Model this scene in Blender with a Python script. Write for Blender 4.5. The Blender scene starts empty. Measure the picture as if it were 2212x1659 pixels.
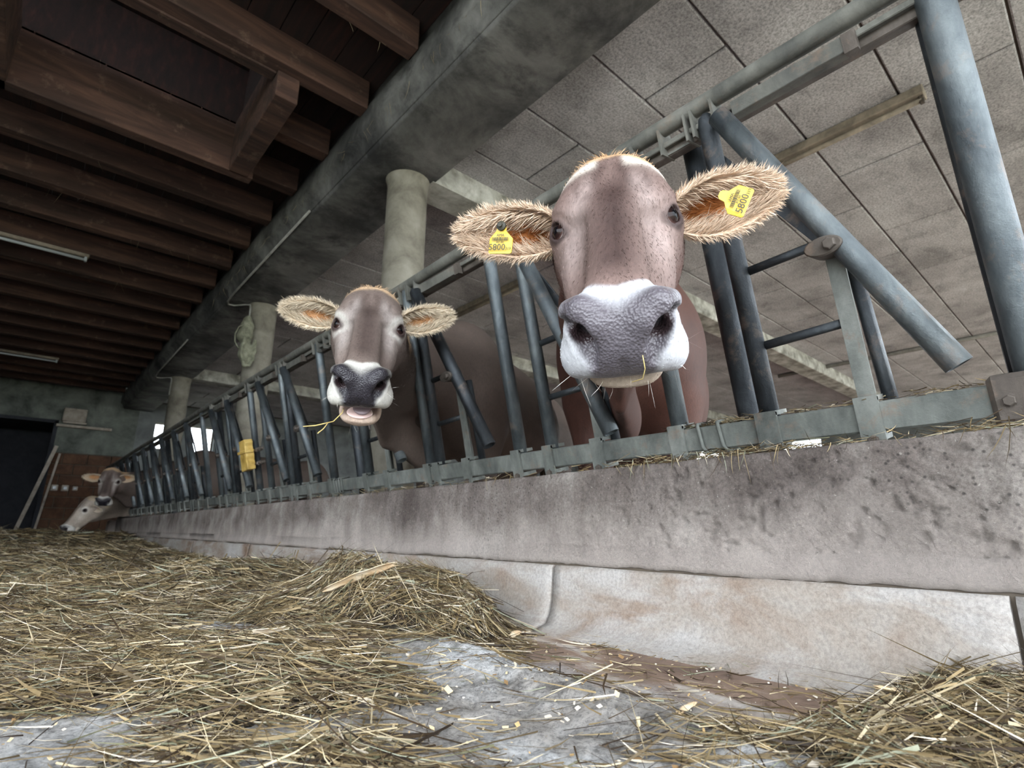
import bpy, bmesh, math, random
import numpy as np
from mathutils import Vector, Matrix

SC = bpy.context.scene
COL = SC.collection
rng = np.random.default_rng(7)
random.seed(7)

# ------------------------------------------------------------------ camera
W, H, F = 2212.0, 1659.0, 1168.0            # focal length in pixels of the 2212 x 1659 frame
PITCH = math.atan2(1140.0 - H / 2, F)
YAW = math.atan2(W / 2 - 20.0, F / math.cos(PITCH))
CAM = np.array([0.0, 0.0, 0.25])
_fh = np.array([math.sin(YAW), math.cos(YAW), 0.0])
RIGHT = np.array([math.cos(YAW), -math.sin(YAW), 0.0])
FWD = math.cos(PITCH) * _fh + np.array([0, 0, math.sin(PITCH)])
UP = -math.sin(PITCH) * _fh + np.array([0, 0, math.cos(PITCH)])
cd = bpy.data.cameras.new('camera')
cam = bpy.data.objects.new('camera', cd)
COL.objects.link(cam)
cam.matrix_world = Matrix(((RIGHT[0], UP[0], -FWD[0], CAM[0]), (RIGHT[1], UP[1], -FWD[1], CAM[1]),
                           (RIGHT[2], UP[2], -FWD[2], CAM[2]), (0, 0, 0, 1)))
cd.sensor_width = 36.0
cd.lens = F / W * 36.0
cd.clip_start = 0.02
cd.clip_end = 300.0
cd.dof.use_dof = True
cd.dof.focus_distance = 1.0
cd.dof.aperture_fstop = 7.0
SC.camera = cam

# ------------------------------------------------------------------ sky and exposure
wd = bpy.data.worlds.new('overcast_sky')
SC.world = wd
wd.use_nodes = True
bg = wd.node_tree.nodes['Background']
bg.inputs['Color'].default_value = (0.86, 0.93, 1.0, 1)
bg.inputs['Strength'].default_value = 1.0
SC.view_settings.view_transform = 'Standard'
SC.view_settings.look = 'None'
SC.view_settings.exposure = 3.5
SC.view_settings.gamma = 1.0
SC.view_settings.use_curve_mapping = False
SC.cycles.use_denoising = True
SC.cycles.max_bounces = 8
SC.cycles.diffuse_bounces = 5

# ------------------------------------------------------------------ helpers
def proj(P):
    P = np.atleast_2d(P) - CAM
    d = P @ FWD
    return np.stack([W / 2 + F * (P @ RIGHT) / d, H / 2 - F * (P @ UP) / d, d], 1)

def props(o, label=None, category=None, group=None, kind=None):
    if label: o['label'] = label
    if category: o['category'] = category
    if group: o['group'] = group
    if kind: o['kind'] = kind
    return o

def empty(name, loc=(0, 0, 0)):
    o = bpy.data.objects.new(name, None)
    o.empty_display_size = 0.1
    o.location = loc
    COL.objects.link(o)
    return o

def link(name, me, mat=None, parent=None):
    if mat is not None and len(me.materials) == 0:
        me.materials.append(mat)
    o = bpy.data.objects.new(name, me)
    COL.objects.link(o)
    if parent is not None:
        o.parent = parent
        if parent.type == 'EMPTY' or parent.location.length:
            p, off = parent, Vector((0, 0, 0))
            while p is not None:
                off += p.location
                p = p.parent
            o.location = -off            # meshes below are made in world coordinates
    return o

def mesh(name, v, f, smooth=False):
    me = bpy.data.meshes.new(name)
    me.from_pydata([tuple(map(float, x)) for x in v], [], [tuple(x) for x in f])
    if smooth:
        me.polygons.foreach_set('use_smooth', [True] * len(me.polygons))
    me.update()
    return me

def fast_mesh(name, v, f, smooth=False, col=None):
    """v (n,3), f (m,k) arrays; col (n,3) linear colours per vertex."""
    v = np.asarray(v, np.float32); f = np.asarray(f, np.int32)
    me = bpy.data.meshes.new(name)
    me.vertices.add(len(v)); me.vertices.foreach_set('co', v.ravel())
    m, k = f.shape
    me.loops.add(m * k); me.loops.foreach_set('vertex_index', f.ravel())
    me.polygons.add(m); me.polygons.foreach_set('loop_start', np.arange(0, m * k, k, dtype=np.int32))
    me.polygons.foreach_set('use_smooth', np.full(m, smooth, bool))
    if col is not None:
        a = me.color_attributes.new('col', 'FLOAT_COLOR', 'POINT')
        c = np.ones((len(v), 4), np.float32); c[:, :3] = col
        a.data.foreach_set('color', c.ravel())
    me.update(calc_edges=True)
    return me

BOXF = [(0, 3, 2, 1), (4, 5, 6, 7), (0, 1, 5, 4), (1, 2, 6, 5), (2, 3, 7, 6), (3, 0, 4, 7)]
def box_vf(lo, hi):
    x0, y0, z0 = lo; x1, y1, z1 = hi
    return [(x0, y0, z0), (x1, y0, z0), (x1, y1, z0), (x0, y1, z0), (x0, y0, z1), (x1, y0, z1), (x1, y1, z1), (x0, y1, z1)], BOXF

def bevel_mesh(me, w, seg=1):
    bm = bmesh.new(); bm.from_mesh(me)
    bmesh.ops.bevel(bm, geom=bm.edges[:], offset=w, segments=seg, affect='EDGES', profile=0.5)
    bm.to_mesh(me); bm.free()
    return me

def box(name, lo, hi, mat, parent=None, bev=0.0, seg=1):
    me = mesh(name, *box_vf(lo, hi))
    if bev: bevel_mesh(me, bev, seg)
    return link(name, me, mat, parent)

def obox_vf(c, ax, half):
    """oriented box: centre, 3 axes (rows), half sizes"""
    c = np.array(c, float); ax = np.array(ax, float)
    s = [(-1, -1, -1), (1, -1, -1), (1, 1, -1), (-1, 1, -1), (-1, -1, 1), (1, -1, 1), (1, 1, 1), (-1, 1, 1)]
    return [c + sum(ax[i] * half[i] * q[i] for i in range(3)) for q in s], BOXF

def obox(name, c, ax, half, mat, parent=None, bev=0.0):
    me = mesh(name, *obox_vf(c, ax, half))
    bm = bmesh.new(); bm.from_mesh(me); bmesh.ops.recalc_face_normals(bm, faces=bm.faces[:]); bm.to_mesh(me); bm.free()
    if bev: bevel_mesh(me, bev)
    return link(name, me, mat, parent)

def frame_of(d):
    d = np.array(d, float); d /= np.linalg.norm(d)
    a = np.array([0, 1.0, 0]) if abs(d[1]) < 0.8 else np.array([1.0, 0, 0])
    u = np.cross(a, d); u /= np.linalg.norm(u)
    return u, np.cross(d, u), d

def tube_vf(pts, rads, n=14, caps=True, hollow_end=False):
    pts = np.array(pts, float)
    if np.isscalar(rads): rads = [rads] * len(pts)
    V, Fc = [], []
    for i, p in enumerate(pts):
        d = pts[min(i + 1, len(pts) - 1)] - pts[max(i - 1, 0)]
        if i == 0: u, w, d = frame_of(d)
        else:
            d = d / np.linalg.norm(d)
            u = u - d * (u @ d); u /= np.linalg.norm(u); w = np.cross(d, u)
        for k in range(n):
            a = 2 * math.pi * k / n
            V.append(p + rads[i] * (math.cos(a) * u + math.sin(a) * w))
    for i in range(len(pts) - 1):
        for k in range(n):
            a, b = i * n + k, i * n + (k + 1) % n
            Fc.append((a, b, b + n, a + n))
    if caps:
        Fc.append(tuple(range(n))[::-1]); Fc.append(tuple(range((len(pts) - 1) * n, len(pts) * n)))
    return V, Fc

def tube(name, pts, rads, mat, parent=None, n=14, caps=True):
    v, f = tube_vf(pts, rads, n, caps)
    me = mesh(name, v, f)
    me.polygons.foreach_set('use_smooth', [len(p.vertices) == 4 for p in me.polygons])
    return link(name, me, mat, parent)

def pipe_open(name, p0, p1, r, mat, parent=None, n=16, wall=0.004):
    """a hollow pipe with an open end at p0 and p1"""
    p0 = np.array(p0, float); p1 = np.array(p1, float)
    u, w, d = frame_of(p1 - p0)
    V, Fc = [], []
    for (p, rr) in ((p0, r), (p1, r), (p1, r - wall), (p1 - d * 0.15, r - wall), (p0 + d * 0.15, r - wall), (p0, r - wall)):
        for k in range(n):
            a = 2 * math.pi * k / n
            V.append(p + rr * (math.cos(a) * u + math.sin(a) * w))
    for i in (0, 1, 2, 4, 5):
        for k in range(n):
            j = (i + 1) % 6
            Fc.append((i * n + k, i * n + (k + 1) % n, j * n + (k + 1) % n, j * n + k))
    me = mesh(name, V, Fc)
    me.polygons.foreach_set('use_smooth', [True] * (n) + [False] * n + [True] * n + [True] * n + [False] * n)
    return link(name, me, mat, parent)

def join_vf(parts):
    V, Fc = [], []
    for v, f in parts:
        b = len(V); V += list(v); Fc += [tuple(i + b for i in q) for q in f]
    return V, Fc

# value noise in numpy
def vnoise(x, y, seed=0):
    xi = np.floor(x).astype(np.int64); yi = np.floor(y).astype(np.int64)
    fx = x - xi; fy = y - yi
    fx = fx * fx * (3 - 2 * fx); fy = fy * fy * (3 - 2 * fy)
    def h(a, b):
        n = (a * 374761393 + b * 668265263 + seed * 974634777) & 0x7fffffff
        n = ((n ^ (n >> 13)) * 1274126177) & 0x7fffffff
        return ((n ^ (n >> 16)) & 0xffff) / 65535.0
    return (h(xi, yi) * (1 - fx) + h(xi + 1, yi) * fx) * (1 - fy) + (h(xi, yi + 1) * (1 - fx) + h(xi + 1, yi + 1) * fx) * fy
def fbm(x, y, o=4, seed=0):
    s, a, t = 0, 0.5, 0
    for i in range(o):
        s = s + a * vnoise(x * 2 ** i, y * 2 ** i, seed + i); t += a; a *= 0.5
    return s / t

# ------------------------------------------------------------------ materials
class NT:
    def __init__(s, name, rough=0.8, metal=0.0, spec=None):
        s.m = bpy.data.materials.new(name); s.m.use_nodes = True
        s.t = s.m.node_tree; s.n = s.t.nodes; s.b = s.n['Principled BSDF']
        s.b.inputs['Roughness'].default_value = rough
        s.b.inputs['Metallic'].default_value = metal
        if spec is not None: s.b.inputs['Specular IOR Level'].default_value = spec
        s.pos = s.n.new('ShaderNodeNewGeometry').outputs['Position']
    def l(s, a, b): s.t.links.new(a, b)
    def mapped(s, scale):
        mp = s.n.new('ShaderNodeMapping'); mp.inputs['Scale'].default_value = scale if not np.isscalar(scale) else (scale,) * 3
        s.l(s.pos, mp.inputs['Vector']); return mp.outputs['Vector']
    def noise(s, scale, detail=6, rough=0.6, dist=0.0, stretch=(1, 1, 1)):
        t = s.n.new('ShaderNodeTexNoise'); t.inputs['Scale'].default_value = scale
        t.inputs['Detail'].default_value = detail; t.inputs['Roughness'].default_value = rough; t.inputs['Distortion'].default_value = dist
        s.l(s.mapped(stretch), t.inputs['Vector']); return t.outputs['Fac']
    def voro(s, scale, stretch=(1, 1, 1), feature='F1'):
        t = s.n.new('ShaderNodeTexVoronoi'); t.inputs['Scale'].default_value = scale; t.feature = feature
        s.l(s.mapped(stretch), t.inputs['Vector']); return t.outputs['Distance']
    def ramp(s, fac, stops):
        r = s.n.new('ShaderNodeValToRGB'); e = r.color_ramp.elements
        while len(e) < len(stops): e.new(0.5)
        for q, (p, c) in zip(e, stops):
            q.position = p; q.color = (*(c if not np.isscalar(c) else (c, c, c)), 1)
        s.l(fac, r.inputs['Fac']); return r.outputs['Color']
    def mix(s, fac, a, b, mode='MIX'):
        x = s.n.new('ShaderNodeMix'); x.data_type = 'RGBA'; x.blend_type = mode
        for i, val in ((0, fac), (6, a), (7, b)):
            sock = x.inputs[i]
            if hasattr(val, 'links'): s.l(val, sock)
            elif np.isscalar(val): sock.default_value = val if i == 0 else (val, val, val, 1)
            else: sock.default_value = (*val, 1)
        return x.outputs[2]
    def math(s, op, a, b=0.0, clamp=False):
        x = s.n.new('ShaderNodeMath'); x.operation = op; x.use_clamp = clamp
        for sock, val in ((x.inputs[0], a), (x.inputs[1], b)):
            if hasattr(val, 'links'): s.l(val, sock)
            else: sock.default_value = val
        return x.outputs[0]
    def sep(s):
        x = s.n.new('ShaderNodeSeparateXYZ'); s.l(s.pos, x.inputs[0]); return x.outputs
    def color(s, c):
        if hasattr(c, 'links'): s.l(c, s.b.inputs['Base Color'])
        else: s.b.inputs['Base Color'].default_value = (*c, 1)
        return s
    def bump(s, h, strength=0.3, dist=0.01):
        b = s.n.new('ShaderNodeBump'); b.inputs['Strength'].default_value = strength; b.inputs['Distance'].default_value = dist
        s.l(h, b.inputs['Height']); s.l(b.outputs['Normal'], s.b.inputs['Normal']); return s
    def rough(s, r): s.l(r, s.b.inputs['Roughness']); return s
    def attr(s, name='col'):
        a = s.n.new('ShaderNodeAttribute'); a.attribute_name = name; return a.outputs['Color']

def srgb(r, g, b):
    f = lambda c: (c / 255 / 12.92) if c / 255 <= 0.04045 else ((c / 255 + 0.055) / 1.055) ** 2.4
    return (f(r), f(g), f(b))

def simple_noise_mat(name, stops, scale=6, rough=0.85, metal=0.0, bump=0.2, bscale=60, bdist=0.004, stretch=(1, 1, 1), detail=7, spec=None):
    q = NT(name, rough, metal, spec)
    q.color(q.ramp(q.noise(scale, detail, 0.65, 0.3, stretch), stops))
    q.bump(q.noise(bscale, 5, 0.7, 0, stretch), bump, bdist)
    return q.m

# concrete of the feed wall
q = NT('feed_wall_concrete', 0.9)
base = q.ramp(q.noise(3.5, 8, 0.65, 0.4), [(0.3, srgb(98, 88, 84)), (0.5, srgb(146, 137, 132)), (0.7, srgb(186, 180, 174))])
streak = q.ramp(q.noise(5, 5, 0.6, 0.2, (1, 2.2, 0.25)), [(0.42, 1.0), (0.62, (0.66, 0.63, 0.61))])
c = q.mix(0.75, base, streak, 'MULTIPLY')
pit = q.ramp(q.voro(70), [(0.10, 0.35), (0.26, 1.0)])
pitmask = q.ramp(q.noise(2.2, 5, 0.7), [(0.40, 0.0), (0.58, 1.0)])
grit = q.ramp(q.noise(130, 6, 0.85), [(0.38, 0.70), (0.60, 1.10)])
c = q.mix(1.0, c, grit, 'MULTIPLY')
c = q.mix(pitmask, c, q.mix(1.0, c, pit, 'MULTIPLY'))
speck = q.ramp(q.noise(120, 3, 0.7), [(0.66, 0.0), (0.72, 1.0)])
c = q.mix(q.math('MULTIPLY', speck, 0.5), c, srgb(225, 220, 212))
zz = q.math('ADD', q.sep()[2], q.math('MULTIPLY', q.noise(4, 6, 0.7, 0.5, (1, 1, 0.6)), 0.30))
lime = q.ramp(zz, [(0.30, 1.0), (0.46, 0.0)])
c = q.mix(q.math('MULTIPLY', lime, 0.6), c, srgb(212, 203, 196))
c = q.mix(0.35, c, grit, 'MULTIPLY')
q.color(c)
hh = q.math('ADD', q.math('MULTIPLY', q.noise(75, 9, 0.82), 1.0), q.math('MULTIPLY', q.math('MINIMUM', q.voro(38), 0.30), 0.9))
q.bump(hh, 1.0, 0.014)
M_WALL = q.m
# tan foot of the feed wall
q = NT('feed_wall_foot', 0.75)
c = q.ramp(q.noise(3, 7, 0.6, 0.6), [(0.30, srgb(146, 118, 96)), (0.40, srgb(176, 155, 138)), (0.53, srgb(194, 182, 170)), (0.70, srgb(216, 211, 206))])
st = q.ramp(q.noise(4, 6, 0.65, 0.8, (1, 0.8, 2.5)), [(0.45, 0.0), (0.62, 1.0)])
c = q.mix(q.math('MULTIPLY', st, 0.6), c, srgb(226, 222, 218))
gr = q.ramp(q.noise(130, 5, 0.8), [(0.36, 0.72), (0.6, 1.08)])
q.color(q.mix(1.0, c, gr, 'MULTIPLY')); q.bump(q.noise(60, 8, 0.8), 0.8, 0.008)
M_FOOT = q.m
# floor
q = NT('feed_floor_concrete', 0.7)
X = q.sep()
c = q.ramp(q.noise(2.6, 8, 0.65, 0.7, (1, 0.7, 1)), [(0.3, srgb(128, 118, 108)), (0.43, srgb(176, 170, 164)), (0.54, srgb(214, 213, 212)), (0.68, srgb(240, 241, 244))])
br = q.ramp(X[0], [(0.0, 0.0), (1.0, 1.0)])
mk = q.n.new('ShaderNodeMapRange'); mk.inputs[1].default_value = 0.78; mk.inputs[2].default_value = 0.92
wob = q.math('ADD', X[0], q.math('MULTIPLY', q.noise(6, 5), 0.22)); wob = q.math('SUBTRACT', wob, 0.11)
q.l(wob, mk.inputs[0])
brown = q.ramp(q.noise(5, 7, 0.65, 0.8, (1.3, 0.5, 1)), [(0.35, srgb(120, 96, 82)), (0.55, srgb(150, 124, 106)), (0.66, srgb(206, 196, 186))])
gr = q.ramp(q.noise(120, 7, 0.85, 0.3), [(0.40, 0.42), (0.52, 0.98), (0.66, 1.15)])
c = q.mix(1.0, c, gr, 'MULTIPLY')
bl = q.ramp(q.noise(15, 8, 0.8, 0.6), [(0.40, 0.38), (0.52, 1.0)])
c = q.mix(0.8, c, bl, 'MULTIPLY')
q.color(q.mix(mk.outputs[0], c, brown)); q.bump(q.noise(60, 9, 0.8), 0.9, 0.014)
q.rough(q.ramp(q.noise(7, 4), [(0.3, 0.5), (0.7, 0.85)]))
M_FLOOR = q.m
# concrete beam with soot
q = NT('beam_concrete', 0.9)
c = q.ramp(q.noise(1.5, 8, 0.68, 0.3), [(0.36, srgb(40, 40, 41)), (0.48, srgb(78, 77, 76)), (0.6, srgb(108, 107, 105)), (0.75, srgb(136, 135, 132))])
soot = q.ramp(q.noise(2.2, 6, 0.7, 0.3), [(0.5, 0.0), (0.64, 1.0)])
q.color(q.mix(q.math('MULTIPLY', soot, 0.8), c, srgb(30, 29, 30))); q.bump(q.noise(70, 8, 0.8), 0.6, 0.008)
M_BEAM = q.m
M_COLUMN = simple_noise_mat('column_concrete', [(0.3, srgb(118, 112, 100)), (0.5, srgb(160, 154, 140)), (0.7, srgb(186, 181, 168))], 5, 0.9, 0, 0.3, 50)
M_XBEAM = simple_noise_mat('whitewashed_concrete', [(0.35, srgb(128, 126, 118)), (0.5, srgb(186, 184, 176)), (0.66, srgb(226, 225, 220))], 5, 0.9, 0, 0.3, 40)
# ceiling panels (wood wool)
q = NT('ceiling_panel_grey', 0.95)
c = q.ramp(q.noise(1.7, 5, 0.6), [(0.32, srgb(138, 134, 133)), (0.5, srgb(168, 164, 163)), (0.7, srgb(190, 187, 186))])
g = q.ramp(q.noise(70, 5, 0.8), [(0.36, 0.45), (0.6, 1.15)])
c = q.mix(1.0, c, g, 'MULTIPLY')
dd = q.ramp(q.noise(3.1, 6, 0.7, 0.5, (1, 1.6, 1)), [(0.52, 1.0), (0.72, 0.62)])
q.color(q.mix(1.0, c, dd, 'MULTIPLY')); q.bump(q.noise(90, 6, 0.85), 0.9, 0.010)
M_PANEL = q.m
M_DARKGAP = simple_noise_mat('joint_dark', [(0.3, srgb(70, 60, 52)), (0.7, srgb(105, 95, 86))], 8)
# timber
q = NT('old_timber', 0.85)
c = q.ramp(q.noise(5, 8, 0.65, 0.6, (0.25, 2.0, 2.0)), [(0.3, srgb(30, 20, 16)), (0.5, srgb(62, 46, 40)), (0.7, srgb(92, 72, 62))])
q.color(q.mix(q.math('MULTIPLY', q.ramp(q.noise(9, 5, 0.7), [(0.58, 0.0), (0.7, 1.0)]), 0.3), c, srgb(130, 118, 108)))
q.bump(q.noise(25, 6, 0.7, 0.3, (0.2, 2, 2)), 0.5, 0.004)
M_TIMBER = q.m
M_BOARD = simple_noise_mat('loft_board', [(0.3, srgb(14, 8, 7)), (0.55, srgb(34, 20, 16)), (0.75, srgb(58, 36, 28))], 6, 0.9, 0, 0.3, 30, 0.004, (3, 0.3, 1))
# galvanised steel, weathered
def steel(name, a, b, c3, rust=0.25, metal=0.75, rough=0.40):
    q = NT(name, rough, metal)
    c = q.ramp(q.noise(9, 7, 0.68, 0.3, (1, 1, 0.45)), [(0.3, a), (0.5, b), (0.72, c3)])
    d = q.ramp(q.noise(14, 7, 0.72, 0.3), [(0.56, 0.0), (0.7, 1.0)])
    q.color(q.mix(q.math('MULTIPLY', d, rust), c, srgb(118, 98, 82)))
    q.rough(q.ramp(q.noise(11, 5), [(0.3, rough - 0.1), (0.7, min(1, rough + 0.25))]))
    q.l(q.ramp(d, [(0.0, metal), (1.0, metal * 0.3)]), q.b.inputs['Metallic'])
    q.bump(q.noise(140, 7, 0.8), 0.6, 0.003)
    return q.m
M_STEEL = steel('galvanised_steel', srgb(62, 67, 71), srgb(92, 98, 101), srgb(126, 132, 133), 0.55)
M_STEELD = steel('dark_galvanised_steel', srgb(48, 51, 55), srgb(68, 72, 76), srgb(96, 100, 103), 0.55)
M_RAIL = steel('weathered_rail_steel', srgb(74, 77, 74), srgb(108, 111, 106), srgb(146, 148, 142), 0.8, 0.4, 0.6)
M_TOPRAIL = steel('dusty_top_rail_steel', srgb(74, 74, 70), srgb(104, 103, 96), srgb(134, 132, 124), 0.6, 0.3, 0.65)
M_BOLT = steel('rusty_bolt_steel', srgb(62, 56, 52), srgb(90, 82, 75), srgb(120, 112, 105), 0.8, 0.5, 0.55)
# plaster / brick / misc
M_PLASTER = simple_noise_mat('mouldy_plaster', [(0.32, srgb(82, 86, 80)), (0.48, srgb(140, 146, 136)), (0.62, srgb(172, 177, 166)), (0.76, srgb(194, 198, 188))], 2.2, 0.95, 0, 0.3, 30)
M_PLASTER2 = simple_noise_mat('grey_plaster', [(0.3, srgb(120, 124, 124)), (0.5, srgb(158, 162, 160)), (0.72, srgb(184, 188, 186))], 2.0, 0.95, 0, 0.3, 30)
M_BRICK = simple_noise_mat('clay_block', [(0.3, srgb(66, 44, 32)), (0.5, srgb(104, 70, 48)), (0.7, srgb(128, 92, 66))], 4, 0.9, 0, 0.4, 40)
M_MORTAR = simple_noise_mat('mortar', [(0.3, srgb(60, 52, 44)), (0.7, srgb(86, 76, 64))], 8)
M_DARKWOOD = simple_noise_mat('dark_door_wood', [(0.3, srgb(22, 24, 30)), (0.6, srgb(38, 40, 46))], 5)
M_GREYWOOD = simple_noise_mat('grey_wood', [(0.3, srgb(120, 110, 100)), (0.6, srgb(160, 150, 138))], 8)
M_LAMPHOUSE = simple_noise_mat('lamp_housing', [(0.3, srgb(92, 84, 76)), (0.6, srgb(140, 128, 114))], 8)
q = NT('white_lamp_tube', 0.25); q.color(srgb(214, 220, 224)); q.bump(q.noise(20), 0.02, 0.001); M_TUBE = q.m
M_CABLE = simple_noise_mat('grey_cable', [(0.3, srgb(116, 114, 110)), (0.7, srgb(150, 148, 142))], 10)
M_CLOTH = simple_noise_mat('dusty_cloth', [(0.3, srgb(100, 100, 84)), (0.5, srgb(142, 142, 120)), (0.7, srgb(172, 172, 150))], 16, 0.95, 0, 0.6, 60, 0.006)
M_YELLOW = simple_noise_mat('yellow_plastic', [(0.35, srgb(172, 138, 62)), (0.5, srgb(222, 184, 96)), (0.7, srgb(236, 204, 126))], 14, 0.5, 0, 0.3, 40)

def dim(m, k):
    """scale a material's base colour"""
    t = m.node_tree; sock = t.nodes['Principled BSDF'].inputs['Base Color']
    k = (k, k, k) if np.isscalar(k) else k
    if sock.links:
        src = sock.links[0].from_socket
        x = t.nodes.new('ShaderNodeMix'); x.data_type = 'RGBA'; x.blend_type = 'MULTIPLY'; x.inputs[0].default_value = 1.0
        t.links.new(src, x.inputs[6]); x.inputs[7].default_value = (*k, 1); t.links.new(x.outputs[2], sock)
    else:
        c = sock.default_value; sock.default_value = (c[0] * k[0], c[1] * k[1], c[2] * k[2], 1)
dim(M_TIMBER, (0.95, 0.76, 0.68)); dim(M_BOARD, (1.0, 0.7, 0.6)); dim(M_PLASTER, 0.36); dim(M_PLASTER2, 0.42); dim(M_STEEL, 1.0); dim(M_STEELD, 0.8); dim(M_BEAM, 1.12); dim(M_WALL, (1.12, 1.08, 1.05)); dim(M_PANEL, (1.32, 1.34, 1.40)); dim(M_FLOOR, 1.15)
dim(M_RAIL, 0.85); dim(M_TOPRAIL, 0.8); dim(M_BOLT, 0.8); dim(M_COLUMN, (0.46, 0.455, 0.44)); dim(M_XBEAM, 0.75); dim(M_FOOT, 0.64); dim(M_BRICK, 0.5); dim(M_CLOTH, 0.6); dim(M_TUBE, 0.5); dim(M_YELLOW, 0.7)
# ================================================================== SETTING
YF = 13.5            # inner face of the far wall
XR = 16.0            # inner face of the wall behind the cow house
YO = -2.4            # open end of the barn behind the camera
XL = -3.6            # wall of the feed alley
ZS, ZC, ZJ = 2.62, 2.80, 2.87   # beam soffit, panel ceiling, joist underside

# ground outside, in front of the open end
q = NT('yard_ground', 0.95); q.color(q.ramp(q.noise(0.8, 6), [(0.35, srgb(120, 124, 100)), (0.65, srgb(160, 156, 140))])); q.bump(q.noise(20), 0.3, 0.01)
g = link('ground', mesh('ground', [(-60, -60, -0.06), (80, -60, -0.06), (80, 60, -0.06), (-60, 60, -0.06)], [(0, 1, 2, 3)]), q.m)
props(g, 'yard ground around the barn', None, None, 'structure')

# floor of the feed alley: an uneven slab, worn pit in front of the foot of the wall
def floor_h(x, y):
    h = 0.010 * (fbm(x * 3 + 7, y * 3, 4, 3) - 0.5) + 0.004 * (fbm(x * 18, y * 18, 3, 5) - 0.5)
    # broken concrete lump edge: the floor drops towards the smooth brown gutter along the wall
    edge = 0.70 + 0.05 * (y - 0.6) + 0.05 * (fbm(x * 0 + 3, y * 4, 3, 9) - 0.5)
    t = np.clip((x - edge) / 0.07, 0, 1); t = t * t * (3 - 2 * t)
    near = np.clip((2.6 - y) / 0.8, 0, 1)
    h = h + 0.010 * np.clip((0.75 - x) / 0.1, 0, 1) * np.clip((1.1 - y) / 0.3, 0, 1) * (fbm(x * 44, y * 44, 3, 27) - 0.5)
    h = h - 0.035 * t * near
    rim = np.exp(-((x - edge + 0.05) / 0.06) ** 2) * np.clip((1.25 - y) / 0.3, 0, 1)
    h = h + rim * (0.030 * fbm(x * 34, y * 34, 4, 21) - 0.002)
    return h + 0.012
def grid_mesh(name, x0, x1, y0, y1, step, hf):
    nx, ny = int((x1 - x0) / step) + 1, int((y1 - y0) / step) + 1
    xs, ys = np.linspace(x0, x1, nx), np.linspace(y0, y1, ny)
    Xg, Yg = np.meshgrid(xs, ys)
    V = np.stack([Xg, Yg, hf(Xg, Yg)], -1).reshape(-1, 3)
    i = np.arange(nx * ny).reshape(ny, nx)
    Fq = np.stack([i[:-1, :-1], i[:-1, 1:], i[1:, 1:], i[1:, :-1]], -1).reshape(-1, 4)
    return V, Fq
v1, f1 = grid_mesh('f', -0.2, 1.2, -0.2, 2.6, 0.008, floor_h)
fl = link('floor', fast_mesh('floor', v1, f1, True), M_FLOOR)
props(fl, 'worn concrete floor of the feed alley', None, None, 'structure')
fl2 = link('alley_slab', mesh('alley_slab', *box_vf((XL, YO, -0.1), (1.25, YF, -0.035))), M_FLOOR, fl)
fl3 = link('cow_house_slab', mesh('cow_house_slab', *box_vf((1.25, YO, -0.1), (XR, YF, -0.04))), M_FLOOR, fl)

# feed wall: upper concrete, foot slabs below the seam with joints between them
Y0W, Y1W = -1.2, 10.4
fw = empty('wall_feed', (1.2, 0, 0)); props(fw, 'low concrete feed wall under the cow fence', None, None, 'structure')
def swept(name, prof_fn, ys, mat, parent, closed=True, smooth=True):
    n = len(prof_fn(ys[0])); V = []
    for y in ys: V += [(x, y, z) for x, z in prof_fn(y)]
    Fq = []
    for i in range(len(ys) - 1):
        for k in range(n - (0 if closed else 1)):
            a, b = i * n + k, i * n + (k + 1) % n
            Fq.append((a, a + n, b + n, b))
    if closed:
        Fq.append(tuple(range(n))); Fq.append(tuple(range((len(ys) - 1) * n, len(ys) * n))[::-1])
    me = mesh(name, V, Fq)
    bm = bmesh.new(); bm.from_mesh(me); bmesh.ops.recalc_face_normals(bm, faces=bm.faces[:]); bm.to_mesh(me); bm.free()
    if smooth: me.polygons.foreach_set('use_smooth', [len(p.vertices) == 4 for p in me.polygons])
    return link(name, me, mat, parent)
def wall_prof(y):
    n1 = float(fbm(np.array([y * 9.0]), np.array([1.3]), 4, 31)[0]) - 0.5
    n2 = float(fbm(np.array([y * 30.0]), np.array([4.3]), 3, 32)[0]) - 0.5
    n3 = float(fbm(np.array([y * 5.0]), np.array([9.3]), 4, 33)[0]) - 0.5
    zt = 0.412 + 0.008 * n1 - 0.003 * y * (y < 10)
    b = 0.010 + 0.010 * n1 + 0.012 * n2
    zl = 0.150 + 0.014 * n3 + 0.008 * n2
    P = [(1.198 + 0.004 * n2, zl), (1.192 + 0.003 * n1, zl + 0.012), (1.196, zl + 0.05)]
    ts = np.linspace(0.2, 0.93, 34); zz = zl + (zt - zl) * ts; yy = np.full(len(ts), y)
    rough = 0.0022 + 0.0060 * np.clip((0.75 - y) / 0.6, 0, 1) * np.clip((zz - 0.2) / 0.15, 0, 1)
    r1 = fbm(yy * 34, zz * 34, 4, 35) - 0.5; pits = np.clip(fbm(yy * 60 + 5, zz * 60, 2, 36) - 0.64, 0, 1) * 0.05 * np.clip((1.2 - y) / 0.4, 0, 1)
    for t, z_, d_, pt in zip(ts, zz, rough * r1, pits): P.append((1.197 + 0.002 * n3 + 0.003 * math.sin(t * 9 + y * 3) + d_ + pt, z_))
    P += [(1.199, zt - b), (1.199 + b * 0.35, zt - b * 0.3), (1.2 + b * 1.1, zt), (1.30, zt + 0.004), (1.38, zt), (1.38, -0.03), (1.22, -0.03), (1.22, zl)]
    return P
swept('wall_upper', wall_prof, np.concatenate([np.arange(Y0W, -0.1, 0.05), np.arange(-0.1, 1.6, 0.0065), np.arange(1.6, 3.0, 0.015), np.arange(3.0, Y1W, 0.08)]), M_WALL, fw)
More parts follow.
